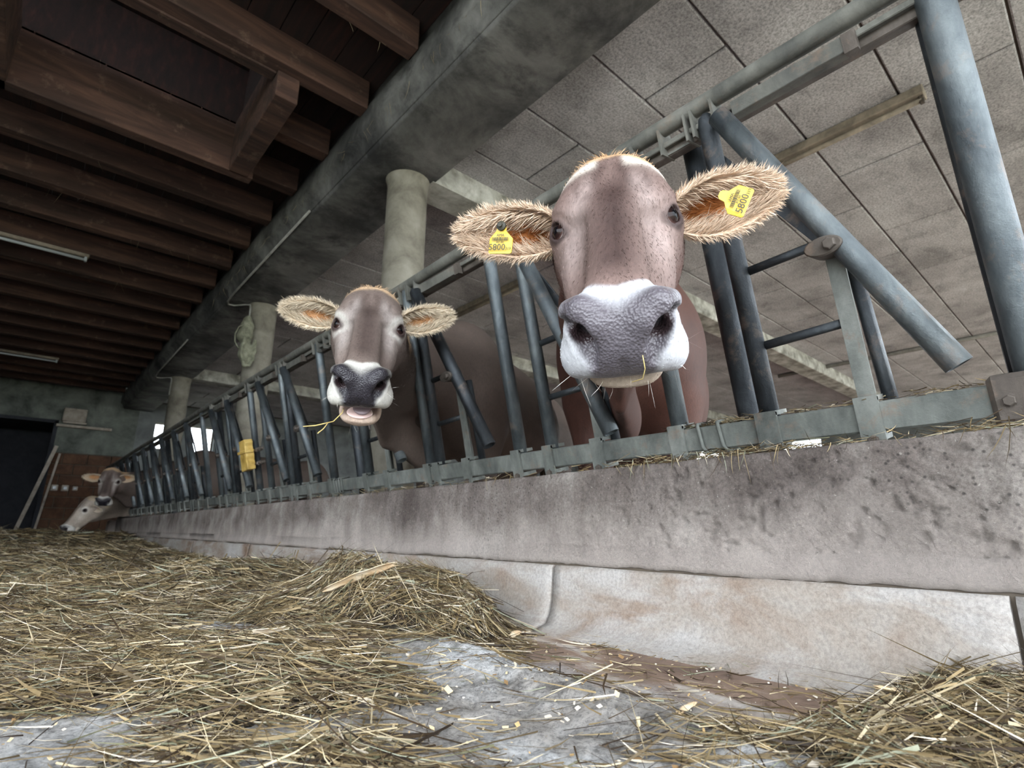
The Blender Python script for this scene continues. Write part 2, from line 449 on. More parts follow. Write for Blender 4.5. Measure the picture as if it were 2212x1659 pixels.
cuts = [-1.2, 0.150, 1.145, 2.45, 3.9, 5.4, 6.9, 8.4, 10.4]
for a, b in zip(cuts[:-1], cuts[1:]):
    def foot_prof(y, a=a, b=b):
        n1 = float(fbm(np.array([y * 6.0]), np.array([2.3]), 4, 41)[0]) - 0.5
        zt = 0.1475 + 0.008 * n1
        return [(1.225, zt - 0.004), (1.196, zt - 0.002), (1.188, zt - 0.012), (1.185, 0.10), (1.180, 0.055), (1.170, 0.018), (1.150, -0.006), (1.09, -0.020), (1.09, -0.036), (1.225, -0.036)]
    swept('foot_slab', foot_prof, np.linspace(a + 0.004, b - 0.004, max(8, int((b - a) / 0.03))), M_FOOT, fw)
link('seam_bed', mesh('seam_bed', *box_vf((1.203, Y0W, -0.03), (1.23, Y1W, 0.16))), M_MORTAR, fw)
# end pier of the wall at the far end
box('end_pier', (1.12, 10.46, -0.03), (1.36, 10.75, 0.36), M_WALL, fw, 0.03, 2)

# ---------------------------------------------------------------- far wall with a doorway, clay blocks below, windows at the cow side
wb = empty('wall_back', (1, YF, 0)); props(wb, 'mouldy far wall with a dark doorway and clay blocks below', None, None, 'structure')
T = 0.3
ZB = 1.65
box('plaster_wall', (0.34, YF, ZB), (1.62, YF + T, 3.3), M_PLASTER, wb)
box('plaster_wall', (-0.62, YF, 2.22), (0.34, YF + T, 3.3), M_PLASTER, wb)
box('plaster_wall', (XL, YF, -0.05), (-0.62, YF + T, 3.3), M_PLASTER, wb)
box('mortar_bed', (0.34, YF + 0.03, -0.05), (1.62, YF + T, ZB), M_MORTAR, wb)
bw, bh = 0.38, 0.205
bmesh_cache = {}
for r in range(8):
    z0 = r * bh + 0.005
    x = 0.35 - (bw / 2 if r % 2 else 0)
    while x < 1.62:
        xa, xb = max(x, 0.35), min(x + bw - 0.014, 1.62)
        if xb - xa > 0.05:
            k = round(xb - xa, 3)
            if k not in bmesh_cache:
                me = mesh('brick', *box_vf((0, 0, 0), (xb - xa, 0.05, bh - 0.014))); bevel_mesh(me, 0.006); me.materials.append(M_BRICK); bmesh_cache[k] = me
            o = link('brick', bmesh_cache[k], None, wb)
            o.location = Vector((xa - 1, random.uniform(-0.006, 0.006), z0))
        x += bw
# cow-house part of the far wall with window openings
WIN = [(1.93, 2.36, 1.86, 2.43), (2.60, 3.10, 1.76, 2.44)]
xs = [1.62]
for (xa, xb, za, zb) in WIN:
    box('plaster_wall', (xs[-1], YF, -0.05), (xa, YF + T, 3.3), M_PLASTER2, wb)
    box('plaster_wall', (xa, YF, -0.05), (xb, YF + T, za), M_PLASTER2, wb)
    box('plaster_wall', (xa, YF, zb), (xb, YF + T, 3.3), M_PLASTER2, wb)
    xs.append(xb)
box('plaster_wall', (xs[-1], YF, -0.05), (XR + 0.3, YF + T, 3.3), M_PLASTER2, wb)
q = NT('window_glass', 0.08); q.color((0.9, 0.95, 0.97)); q.b.inputs['Transmission Weight'].default_value = 1.0; q.b.inputs['IOR'].default_value = 1.02; q.bump(q.noise(3), 0.02, 0.002); M_GLASS = q.m
for i, (xa, xb, za, zb) in enumerate(WIN):
    w = empty('window_%d' % (i + 1), (xa, YF + 0.15, za)); props(w, 'small bright window in the far cow house wall', None, None, 'structure')
    box('pane', (xa + 0.03, YF + 0.15, za + 0.03), (xb - 0.03, YF + 0.156, zb - 0.03), M_GLASS, w)
    for (a, b) in (((xa, za), (xa + 0.03, zb)), ((xb - 0.03, za), (xb, zb)), ((xa, za), (xb, za + 0.03)), ((xa, zb - 0.03), (xb, zb))):
        box('frame_bar', (a[0], YF + 0.13, a[1]), (b[0], YF + 0.17, b[1]), M_GREYWOOD, w)
    box('glazing_bar', (xa, YF + 0.14, za + (zb - za) * 0.45), (xb, YF + 0.16, za + (zb - za) * 0.45 + 0.02), M_GREYWOOD, w)
# doorway: dark passage behind
dp = empty('door_1', (-0.2, YF, 0)); props(dp, 'dark open doorway in the far wall', None, None, 'structure')
box('passage_back', (-0.8, YF + 1.6, -0.05), (0.5, YF + 1.65, 2.3), M_DARKWOOD, dp)
box('passage_side', (0.34, YF + T, -0.05), (0.4, YF + 1.6, 2.3), M_DARKWOOD, dp)
box('passage_side', (-0.68, YF + T, -0.05), (-0.62, YF + 1.6, 2.3), M_DARKWOOD, dp)
box('passage_ceiling', (-0.8, YF + T, 2.22), (0.5, YF + 1.6, 2.28), M_DARKWOOD, dp)
box('jamb', (0.30, YF - 0.02, 0), (0.36, YF + T, 2.24), M_DARKWOOD, dp)
box('lintel', (-0.62, YF - 0.02, 2.2), (0.36, YF + T, 2.26), M_DARKWOOD, dp)

# side walls of the barn, well outside the picture
wl = box('wall_left', (XL - 0.3, 2.2, -0.05), (XL, YF + T, 3.3), M_PLASTER, None); props(wl, 'plaster wall on the far side of the feed alley', None, None, 'structure')
wr = empty('wall_right', (XR, 5, 0)); props(wr, 'rear wall of the cow house with a strip of windows', None, None, 'structure')
WRY = [(5.25, 6.35), (8.2, 10.2)]
ya = YO
for (a, b) in WRY:
    box('plaster_wall', (XR, ya, -0.05), (XR + 0.3, a, 3.3), M_PLASTER2, wr)
    box('plaster_wall', (XR, a, -0.05), (XR + 0.3, b, 1.75), M_PLASTER2, wr)
    box('plaster_wall', (XR, a, 2.62), (XR + 0.3, b, 3.3), M_PLASTER2, wr)
    ya = b
box('plaster_wall', (XR, ya, -0.05), (XR + 0.3, YF + T, 3.3), M_PLASTER2, wr)

# ---------------------------------------------------------------- grey panel ceiling above the cows
cr = empty('ceiling_right', (4, 2, ZC)); props(cr, 'grey fibre panel ceiling above the cows', None, None, 'structure')
link('ceiling_backing', mesh('ceiling_backing', *box_vf((1.6, YO, ZC + 0.030), (XR + 0.3, YF + T, ZC + 0.07))), M_DARKGAP, cr)
PY, PX = 0.532, 1.14
tiles = []
kmin = int(math.floor((YO - 0.99) / PY))
for k in range(kmin, 24):
    y0 = 0.99 + k * PY
    if y0 + PY > YF + 0.02: break
    off = {0: 2.47, 1: 3.06, 2: 2.47, 3: 3.04, -1: 3.06, -2: 3.62}.get(k, 2.47 if k % 2 == 0 else 3.05)
    x = off - PX * 2
    while x < XR:
        xa, xb = max(x, 1.8), min(x + PX, XR)
        if xb - xa > 0.1:
            tiles.append((xa + 0.006, xb - 0.006, y0 + 0.006, y0 + PY - 0.006))
        x += PX
size = []
for t in tiles:
    p = proj([(t[0], t[2], ZC), (t[1], t[2], ZC), (t[1], t[3], ZC), (t[0], t[3], ZC)])
    ok = (p[:, 2] > 0.2).all() and p[:, 0].max() > 0 and p[:, 0].min() < W and p[:, 1].max() > 0 and p[:, 1].min() < H
    a = 0.5 * abs(sum(p[i, 0] * p[(i + 1) % 4, 1] - p[(i + 1) % 4, 0] * p[i, 1] for i in range(4))) if ok else 0
    size.append(a)
order = np.argsort(size)[::-1]
rest = []
tcache = {}
for n, i in enumerate(order):
    t = tiles[i]
    if n < 240 and size[i] > 250:
        key = (round(t[1] - t[0], 3), round(t[3] - t[2], 3))
        if key not in tcache:
            me = mesh('panel', *box_vf((0, 0, 0), (key[0], key[1], 0.04))); bevel_mesh(me, 0.007); me.materials.append(M_PANEL); tcache[key] = me
        o = link('panel', tcache[key], None, cr)
        o.location = Vector((t[0] - 4, t[2] - 2, random.uniform(-0.003, 0.003)))
    else:
        rest.append(box_vf((t[0], t[2], ZC), (t[1], t[3], ZC + 0.04)))
o = link('distant_panels', mesh('distant_panels', *join_vf(rest)), M_PANEL, cr); o['kind'] = 'stuff'

# ---------------------------------------------------------------- concrete beam, columns and cross beams
be = empty('concrete_beam', (1.57, 3, ZS)); props(be, 'long sooty concrete beam carried by the round columns', 'beam')
def beam_prof(y):
    n = 0.004 * math.sin(y * 5.1) + 0.003 * math.sin(y * 13)
    return [(1.335, ZS + 0.012), (1.35, ZS + n * 0.3), (1.45, ZS + 0.002), (1.83, ZS + n * 0.5), (1.832, ZC + 0.3), (1.33, ZC + 0.3), (1.328, ZS + 0.05)]
swept('beam_body', beam_prof, np.arange(YO, YF + 0.01, 0.12), M_BEAM, be)
def lip_prof(y):
    n = 0.004 * math.sin(y * 3.3 + 1)
    return [(1.262 + n, ZS + 0.11), (1.30, ZS + 0.09), (1.325, ZS + 0.03), (1.335, ZS + 0.02), (1.335, ZJ + 0.02), (1.262 + n, ZJ + 0.02)]
swept('beam_lip', lip_prof, np.arange(YO, YF + 0.01, 0.12), M_BEAM, be)
colY = [2.99, 6.02, 10.02]
labs = ['round concrete column rising behind the head of the second cow', 'round concrete column with a dusty bundle tied to it', 'round concrete column beside the bright far window']
for y, lb in zip(colY, labs):
    n = 28
    prof = [(0.14, -0.04), (0.14, 0.5), (0.14, 1.2), (0.139, 2.0), (0.14, 2.55), (0.146, 2.6), (0.16, ZS + 0.012)]
    V = [(1.69 + r * (1 + 0.008 * math.sin(3 * a + z * 4)) * math.cos(a), y + r * math.sin(a), z) for r, z in prof for a in [2 * math.pi * k / n for k in range(n)]]
    Fq = [(i * n + k, i * n + (k + 1) % n, (i + 1) * n + (k + 1) % n, (i + 1) * n + k) for i in range(len(prof) - 1) for k in range(n)]
    o = link('concrete_column', mesh('concrete_column', V, Fq, True), M_COLUMN)
    props(o, lb, 'column', 'round columns along the fence')
labs = ['whitewashed cross beam starting at the column behind the second cow', 'whitewashed cross beam starting at the column with the dusty bundle', 'whitewashed cross beam starting at the column beside the far window']
for y, lb in zip(colY, labs):
    o = box('cross_beam', (1.80, y - 0.15, ZS + 0.0), (XR, y + 0.13, ZC + 0.03), M_XBEAM, None, 0.012)
    props(o, lb, 'beam', 'cross beams under the panel ceiling')
for y, lb in ((6.02, 'grey cable bent from the beam down the bundle column'), (10.02, 'grey cable bent from the beam to the third column')):
    pts = [(1.315, y - 2.2, ZS + 0.010), (1.322, y - 0.2, ZS - 0.006), (1.335, y + 0.05, ZS - 0.010), (1.36, y + 0.13, ZS - 0.012), (1.42, y + 0.12, ZS - 0.012), (1.50, y + 0.02, ZS - 0.012), (1.54, y - 0.03, ZS - 0.02), (1.547, y - 0.03, ZS - 0.05), (1.547, y - 0.03, ZS - 0.3)]
    props(tube('cable', pts, 0.010, M_CABLE, None, 8), lb, 'cable')

# ---------------------------------------------------------------- timber joists and loft boards above the alley
cl = empty('ceiling_left', (0, 3, ZJ)); props(cl, 'dark timber joist ceiling over the feed alley', None, None, 'structure')
jy = [-1.95 + 0.6 * k for k in range(26) if -1.95 + 0.6 * k < YF]
HX0, HX1, HY0, HY1 = -0.45, 0.72, 2.97, 3.80      # hatch
for y in jy:
    segs = [(XL, 1.262)]
    if HY0 - 0.02 < y < HY1 + 0.02: segs = [(XL, HX0 - 0.1), (HX1 + 0.1, 1.262)]
    for (a, b) in segs:
        h = random.uniform(-0.006, 0.006)
        box('joist', (a, y - 0.055, ZJ + h), (b, y + 0.055, ZJ + 0.21), M_TIMBER, cl, 0.006)
nb = 0
x = XL
while x < 1.3:
    w = random.uniform(0.16, 0.21)
    xb = min(x + w, 1.33)
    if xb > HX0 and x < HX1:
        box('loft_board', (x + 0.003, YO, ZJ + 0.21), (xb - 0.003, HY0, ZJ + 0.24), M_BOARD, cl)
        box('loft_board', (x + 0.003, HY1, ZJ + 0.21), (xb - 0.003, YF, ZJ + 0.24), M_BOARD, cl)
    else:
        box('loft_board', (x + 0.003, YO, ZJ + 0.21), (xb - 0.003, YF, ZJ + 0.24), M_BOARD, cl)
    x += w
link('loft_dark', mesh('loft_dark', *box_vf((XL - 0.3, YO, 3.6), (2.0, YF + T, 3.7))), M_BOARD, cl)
# hatch frame
hf = empty('hatch_frame', (0.1, 3.4, 2.7)); props(hf, 'boxed timber hatch frame let into the joist ceiling', 'hatch')
box('frame_board', (HX0 - 0.05, HY1, 2.70), (HX1 + 0.16, HY1 + 0.09, 3.10), M_TIMBER, hf, 0.005)
box('frame_board', (HX1, HY0 - 0.1, 2.70), (HX1 + 0.13, HY1 + 0.02, 3.10), M_TIMBER, hf, 0.005)
box('frame_board', (HX0 - 0.13, HY0 - 0.3, 2.70), (HX0, HY1 + 0.09, 3.10), M_TIMBER, hf, 0.005)
box('frame_board', (HX0, HY0 - 0.08, 2.86), (HX1, HY0, 3.10), M_TIMBER, hf, 0.005)
box('shaft_board', (HX0 - 0.05, HY1 + 0.04, 3.1), (HX1 + 0.1, HY1 + 0.07, 3.7), M_BOARD, hf)
box('shaft_board', (HX1 + 0.04, HY0, 3.1), (HX1 + 0.07, HY1 + 0.04, 3.7), M_BOARD, hf)

# ---------------------------------------------------------------- lamps on the joists, battens under the panel ceiling
for y, lb in ((6.44, 'white fluorescent tube lamp under the joists, nearer of two'), (11.0, 'white fluorescent tube lamp under the joists near the far wall')):
    lm = empty('tube_lamp', (-0.5, y, 2.85)); props(lm, lb, 'lamp', 'tube lamps on the joists')
    box('housing', (-1.15, y - 0.035, 2.835), (0.13, y + 0.035, ZJ + 0.005), M_LAMPHOUSE, lm, 0.008)
    tube('lamp_tube', [(-1.12, y - 0.01, 2.812), (0.10, y - 0.01, 2.812)], 0.015, M_TUBE, lm, 12)
    for x in (-1.13, 0.105):
        box('socket', (x - 0.012, y - 0.03, 2.792), (x + 0.012, y + 0.01, 2.84), M_TUBE, lm, 0.004)
def batten(y0, y1, x, label):
    e = empty('lamp_batten', (x, (y0 + y1) / 2, ZC)); props(e, label, 'lamp', 'dusty lamp battens under the panels')
    box('housing', (x - 0.05, y0, ZC - 0.06), (x + 0.05, y1, ZC + 0.0), M_LAMPHOUSE, e, 0.006)
    tube('lamp_tube', [(x - 0.01, y0 + 0.02, ZC - 0.085), (x - 0.01, y1 - 0.02, ZC - 0.085)], 0.016, M_LAMPHOUSE, e, 10)
    for y in (y0 + 0.02, y1 - 0.02):
        box('socket', (x - 0.025, y - 0.012, ZC - 0.106), (x + 0.005, y + 0.012, ZC - 0.05), M_BOLT, e, 0.003)
batten(0.34, 1.75, 3.62, 'brown dusty lamp batten under the panels behind the sloping bar')
batten(3.75, 5.4, 3.60, 'dark dusty lamp batten under the panels between the two cows')
pp = tube('ceiling_pipe', [(9.4, -1.5, ZC - 0.03), (9.4, 3.6, ZC - 0.03)], 0.03, M_CABLE, None, 10)
props(pp, 'thin pale pipe fixed under the far panel ceiling', 'pipe')

# ---------------------------------------------------------------- fittings on the far wall
bx = empty('wall_box', (0.57, YF, 2.2)); props(bx, 'grey box on a bracket above the clay blocks on the far wall', 'box')
box('casing', (0.40, YF - 0.13, 2.24), (0.76, YF, 2.50), M_GREYWOOD, bx, 0.012)
box('bracket', (0.33, YF - 0.10, 2.13), (1.2, YF, 2.18), M_GREYWOOD, bx, 0.006)
box('cover_strip', (0.42, YF - 0.145, 2.20), (0.78, YF - 0.11, 2.235), M_GREYWOOD, bx, 0.004)
for i, (x, lb) in enumerate(((0.50, 'grey switch box on the clay blocks, nearest the doorway'), (0.66, 'grey switch box on the clay blocks, middle of three'), (0.81, 'small grey switch box on the clay blocks, third from the doorway'))):
    sw = empty('switch_box', (x, YF, 0.95)); props(sw, lb, 'switch', 'switch boxes on the clay blocks')
    s = 0.055 if i < 2 else 0.04
    box('plate', (x - s, YF - 0.05, 0.98 - s), (x + s, YF - 0.002, 0.98 + s), M_GREYWOOD, sw, 0.008)
    box('rocker', (x - s * 0.5, YF - 0.062, 0.98 - s * 0.5), (x + s * 0.5, YF - 0.048, 0.98 + s * 0.5), M_TUBE, sw, 0.004)
lb_ = obox('leaning_board', (0.22, YF - 0.22, 0.86), [(0.98, 0, -0.2), (0, 1, 0), (0.2, 0, 0.98)], (0.03, 0.015, 0.9), M_GREYWOOD, None, 0.004)
props(lb_, 'thin grey board leaning at the dark doorway', 'board')
lb2 = obox('leaning_board', (0.40, YF - 0.10, 0.80), [(0.995, 0, -0.09), (0, 1, 0), (0.09, 0, 0.995)], (0.018, 0.012, 0.82), M_GREYWOOD, None, 0.003)
props(lb2, 'narrow lath leaning on the clay blocks beside the doorway', 'board')
# ================================================================== FEED FENCE
TILT = math.radians(12.5)
FE = np.array([-math.sin(TILT), 0, math.cos(TILT)])      # up along the fence
FN = np.array([math.cos(TILT), 0, math.sin(TILT)])       # away from the alley
FY = np.array([0, 1.0, 0])
def fp(y, s, off=0.0):
    return np.array([1.25, y, 0.465]) + FE * s + FN * off
fence = empty('feed_fence', (1.25, 4, 0.42))
props(fence, 'long galvanised self-locking feed fence on the concrete wall', 'fence')
YA, YB = -1.1, 11.6
def fbox(name, y0, y1, s0, s1, o0, o1, mat, parent, bev=0.002):
    return obox(name, fp((y0 + y1) / 2, (s0 + s1) / 2, (o0 + o1) / 2), [FY, FE, FN], ((y1 - y0) / 2, (s1 - s0) / 2, (o1 - o0) / 2), mat, parent, bev)
YEND = 0.085
fbox('bottom_rail', YEND, YB, -0.029, 0.029, -0.022, 0.026, M_RAIL, fence, 0.004)
tube('top_rail', [fp(y, 0.795 + 0.004 * math.sin(y * 1.7), 0.0) for y in np.linspace(YA, YB, 40)], 0.022, M_TOPRAIL, fence, 16)
fbox('lock_channel', YA, YB, 0.722, 0.748, 0.002, 0.034, M_BOLT, fence, 0.002)
fbox('channel_lip', YA, YB, 0.742, 0.756, -0.012, 0.006, M_TOPRAIL, fence, 0.002)

def hexbolt(name, c, axis, r, h, mat, parent):
    u, w, d = frame_of(axis); c = np.array(c, float)
    V = [c + r * (math.cos(a) * u + math.sin(a) * w) + d * z for z in (0, h * 0.8) for a in [k * math.pi / 3 for k in range(6)]]
    V += [c + r * 0.8 * (math.cos(a) * u + math.sin(a) * w) + d * h for a in [k * math.pi / 3 for k in range(6)]]
    Fq = [(i * 6 + k, i * 6 + (k + 1) % 6, i * 6 + 6 + (k + 1) % 6, i * 6 + 6 + k) for i in (0, 1) for k in range(6)] + [tuple(range(12, 18))]
    return link(name, mesh(name, V, Fq), mat, parent)
def foot_clamp(y, parent, w=0.02, detail=True):
    # U strap round the bottom rail with a rounded tongue and a bolt
    V, Fq = [], []
    out = [(-w, 0.040), (w, 0.040), (w, -0.045)]
    for k in range(7):
        a = math.pi * k / 6
        out.append((w * math.cos(a), -0.045 - w * math.sin(a) * 0.9))
    n = len(out)
    V = [fp(y + a, s, -0.031) for a, s in out] + [fp(y + a, s, -0.0225) for a, s in out]
    Fq = [tuple(range(n)), tuple(range(n, 2 * n))[::-1]] + [(k, k + n, (k + 1) % n + n, (k + 1) % n) for k in range(n)]
    t = obox_vf(fp(y, 0.0375, 0.003), [FY, FE, FN], (w, 0.005, 0.033))
    b = obox_vf(fp(y, -0.040, 0.010), [FY, FE, FN], (w * 0.8, 0.006, 0.03))
    me = mesh('foot_clamp', *join_vf([(V, Fq), t, b]))
    bm = bmesh.new(); bm.from_mesh(me); bmesh.ops.recalc_face_normals(bm, faces=bm.faces[:]); bm.to_mesh(me); bm.free()
    link('foot_clamp', me, M_RAIL, parent)
    if detail: hexbolt('bolt', fp(y, -0.044, -0.031), -FN, 0.0105, 0.009, M_BOLT, parent)

def head_hook(y, parent, w=0.028):
    # bracket that carries the top of a tube below the top rail
    a = obox_vf(fp(y - w, 0.755, 0.005), [FY, FE, FN], (0.003, 0.034, 0.03))
    b = obox_vf(fp(y + w, 0.755, 0.005), [FY, FE, FN], (0.003, 0.034, 0.03))
    c3 = obox_vf(fp(y, 0.728, 0.018), [FY, FE, FN], (w, 0.003, 0.018))
    me = mesh('head_bracket', *join_vf([a, b, c3]))
    bm = bmesh.new(); bm.from_mesh(me); bmesh.ops.recalc_face_normals(bm, faces=bm.faces[:]); bm.to_mesh(me); bm.free()
    link('head_bracket', me, M_TOPRAIL, parent)

A_Y = [0.505, 1.19, 1.81, 2.40, 3.28, 3.74, 4.45, 4.90, 5.78, 6.32, 6.93, 7.50, 8.06, 8.70, 9.30, 9.9, 10.5, 11.1]
S_Y = [0.06, 0.733, 1.338, 1.875, 2.79, 3.36, 3.97, 4.52, 5.27, 5.86, 6.40, 7.02, 7.6, 8.15, 8.8, 9.4, 10.0, 10.6]
for i, (ya, ys) in enumerate(zip(A_Y, S_Y)):
    near = ya < 5
    n = 18 if ya < 3 else 10
    big = 0.029 if i == 0 else 0.0225
    # fixed tube S
    if i == 0:
        o = tube('standing_tube', [fp(ys, -0.30), fp(ys, 1.2)], big, M_STEEL, fence, 24)
        tube('back_line', [fp(ys + 0.022, 0.0, 0.035), fp(ys + 0.022, 0.9, 0.035)], 0.016, M_STEELD, o, 12)  # thin dark line close behind the big tube
    else:
        o = tube('standing_tube', [fp(ys, 0.028), fp(ys, 0.70), fp(ys, 0.775)], [big, big, big * 0.9], M_STEEL, fence, n)
        foot_clamp(ys, o, 0.021, near); 
        if near: head_hook(ys, o)
    # tube A
    o = tube('standing_tube', [fp(ya, 0.028), fp(ya, 0.745), fp(ya, 0.762), fp(ya, 0.772)], [0.0215, 0.0215, 0.018, 0.008], M_STEEL if i % 2 else M_STEELD, fence, n)
    foot_clamp(ya, o, 0.024 if i == 0 else 0.02, near)
    if near: head_hook(ya, o, 0.026)
    yb = ya - 0.197
    # strut with foot clamp and pivot
    ang = [obox_vf(fp(yb, 0.17, -0.006), [FY, FE, FN], (0.016, 0.165, 0.003)), obox_vf(fp(yb + 0.014, 0.17, 0.010), [FY, FE, FN], (0.003, 0.165, 0.016))]
    me = mesh('strut', *join_vf(ang))
    bm = bmesh.new(); bm.from_mesh(me); bmesh.ops.recalc_face_normals(bm, faces=bm.faces[:]); bm.to_mesh(me); bm.free()
    st = link('strut', me, M_RAIL, fence)
    foot_clamp(yb, st, 0.021, near)
    # rear leg of the strut
    tube('strut_tube', [fp(yb - 0.03, 0.028, 0.03), fp(yb - 0.02, 0.33, 0.03)], 0.014, M_STEELD, st, 8)
    for s in (0.195, 0.372):
        y1 = yb if s < 0.3 else yb + 0.012
        tube('spacer', [fp(ya - 0.018, s - 0.004, 0.006), fp(y1, s + 0.004, 0.006)], 0.0105, M_STEELD, st, 8)
    # flat brace from the top of A to the pivot
    p, r = fp(ya - 0.005, 0.655, 0.016), fp(yb, 0.352, 0.012)
    d = (r - p) / np.linalg.norm(r - p)
    obox('brace', (p + r) / 2, [d, np.cross(FN, d), FN], (np.linalg.norm(r - p) / 2, 0.013, 0.004), M_STEELD, st, 0.001)
    # swinging lever; those of the two near cows are pushed open
    top, bot = (ya - 0.040, 0.735), (ya - 0.352, 0.072)
    if i == 1: top, bot = (ya - 0.035, 0.66), (ya - 0.26, 0.05)
    lv = pipe_open('lever_bar', fp(*bot, -0.030), fp(*top, -0.030), 0.0235, M_STEEL if i != 2 else M_STEELD, fence, 18 if near else 10)
    # pivot clamp: oval block and bolt
    mid = fp(yb - 0.005, 0.352, -0.03)
    dl = fp(*top, -0.03) - fp(*bot, -0.03); dl /= np.linalg.norm(dl)
    lat = np.cross(FN, dl)
    ob = []
    nn = 16
    for zz in (-0.031, 0.031):
        for k in range(nn):
            a = 2 * math.pi * k / nn
            ob.append(mid + (0.036 * math.cos(a)) * FY * -1 + 0.020 * math.sin(a) * FE + FN * zz + FY * 0.008)
    fq = [tuple(range(nn)), tuple(range(nn, 2 * nn))[::-1]] + [(k, k + nn, (k + 1) % nn + nn, (k + 1) % nn) for k in range(nn)]
    me = mesh('pivot_clamp', ob, fq)
    bm = bmesh.new(); bm.from_mesh(me); bmesh.ops.recalc_face_normals(bm, faces=bm.faces[:]); bm.to_mesh(me); bm.free()
    bevel_mesh(me, 0.003)
    link('pivot_clamp', me, M_BOLT, lv)
    hexbolt('bolt', mid - FN * 0.031 - FY * 0.006, -FN, 0.0125, 0.012, M_BOLT, lv)
    if near:   # locking plate hanging under the top rail above the lever
        y0, y1 = ya - 0.30, ya - 0.07
        a = obox_vf(fp((y0 + y1) / 2, 0.738, -0.020), [FY, FE, FN], ((y1 - y0) / 2, 0.016, 0.003))
        b = obox_vf(fp((y0 + y1) / 2, 0.724, -0.006), [FY, FE, FN], ((y1 - y0) / 2, 0.003, 0.016))
        me = mesh('lock_plate', *join_vf([a, b]))
        bm = bmesh.new(); bm.from_mesh(me); bmesh.ops.recalc_face_normals(bm, faces=bm.faces[:]); bm.to_mesh(me); bm.free()
        lp = link('lock_plate', me, M_TOPRAIL, fence)
        head = obox_vf(fp(y0 - 0.012, 0.735, -0.016), [FY, FE, FN], (0.012, 0.020, 0.010))
        link('plate_hook', mesh('plate_hook', *head), M_BOLT, lp)
# heavier frame posts behind the bars
for y in (0.585, 2.64, 5.10, 7.2, 9.6):
    o = tube('frame_post', [fp(y, -0.45, 0.085), fp(y, 0.765, 0.085)], 0.030, M_STEELD, fence, 20 if y < 3 else 10)
    if y < 5: head_hook(y, o, 0.036)
# end bracket of the bottom rail at the big tube
o = fbox('end_bracket', 0.06, 0.125, -0.05, 0.045, -0.035, 0.035, M_BOLT, fence, 0.008)
hexbolt('bolt', fp(0.1, 0.0, -0.035), -FN, 0.010, 0.008, M_BOLT, o)
for y in (0.620, 0.672):   # two wire loops holding the joint of the rail
    pts = [fp(y, 0.036, 0.02), fp(y, 0.036, -0.026), fp(y - 0.002, 0.03, -0.030), fp(y - 0.006, -0.02, -0.030), fp(y - 0.016, -0.036, -0.028), fp(y - 0.018, -0.036, 0.02)]
    tube('wire_loop', pts, 0.0045, M_RAIL, fence, 8)
for y in (2.66, 2.69, 2.72, 2.75):
    pts = [fp(y, 0.034, 0.02), fp(y, 0.034, -0.026), fp(y - 0.004, -0.034, -0.027), fp(y - 0.004, -0.034, 0.02)]
    tube('wire_loop', pts, 0.0035, M_RAIL, fence, 6)

# yellow block strapped to the fence
yb_ = empty('yellow_block', fp(3.98, 0.3, -0.03)); props(yb_, 'worn yellow plastic block strapped to the fence bars', 'block')
outl = [(-0.068, 0.205), (0.066, 0.197), (0.069, 0.30), (0.060, 0.325), (0.066, 0.345), (0.060, 0.385), (0.069, 0.408), (-0.050, 0.412), (-0.064, 0.39), (-0.052, 0.365), (-0.062, 0.33), (-0.068, 0.30), (-0.060, 0.27), (-0.070, 0.245)]
n = len(outl)
V = [fp(3.985 + a, s - 0.02, -0.085) for a, s in outl] + [fp(3.985 + a, s - 0.02, -0.03) for a, s in outl]
me = mesh('block_body', V, [tuple(range(n)), tuple(range(n, 2 * n))[::-1]] + [(k, k + n, (k + 1) % n + n, (k + 1) % n) for k in range(n)])
bm = bmesh.new(); bm.from_mesh(me); bmesh.ops.recalc_face_normals(bm, faces=bm.faces[:]); bm.to_mesh(me); bm.free()
bevel_mesh(me, 0.006, 2); link('block_body', me, M_YELLOW, yb_)
fbox('strap', 3.985 - 0.075, 3.985 + 0.095, 0.298, 0.318, -0.092, -0.030, M_YELLOW, yb_, 0.003)
for s in (0.215, 0.305):
    tube('threaded_rod', [fp(3.92, s, -0.03), fp(3.74, s + 0.004, -0.03)], 0.008, M_BOLT, yb_, 8)
    for y in (3.80, 3.86): hexbolt('nut', fp(y, s + 0.002, -0.03), -FY, 0.016, 0.012, M_BOLT, yb_)
# ================================================================== COWS (signed distance modelling)
import openvdb
def smin(a, b, k):
    h = np.maximum(k - np.abs(a - b), 0.0) / k
    return np.minimum(a, b) - h * h * k * 0.25
def smax(a, b, k): return -smin(-a, -b, k)
def ell(p, c, r, ax=None):
    q = p - np.array(c, np.float32)
    if ax is not None: q = q @ np.array(ax, np.float32).T
    r = np.array(r, np.float32)
    k0 = np.sqrt(((q / r) ** 2).sum(1)); k1 = np.sqrt(((q / (r * r)) ** 2).sum(1)) + 1e-9
    return k0 * (k0 - 1.0) / k1
def cap(p, a, b, ra, rb, flat=None):
    a = np.array(a, np.float32); b = np.array(b, np.float32); ab = b - a
    h = np.clip(((p - a) @ ab) / (ab @ ab), 0, 1)
    q = p - a - h[:, None] * ab
    if flat is not None:                # (axis, factor): squash the section along an axis
        n = np.array(flat[0], np.float32); n /= np.linalg.norm(n)
        q = q + (q @ n)[:, None] * (1.0 / flat[1] - 1.0) * n
    return np.sqrt((q * q).sum(1)) - (ra + (rb - ra) * h)
def chain(p, pts, rads, k=0.03, flat=None):
    d = None
    for i in range(len(pts) - 1):
        e = cap(p, pts[i], pts[i + 1], rads[i], rads[i + 1], flat)
        d = e if d is None else smin(d, e, k)
    return d
def nrm(v): v = np.array(v, float); return v / np.linalg.norm(v)

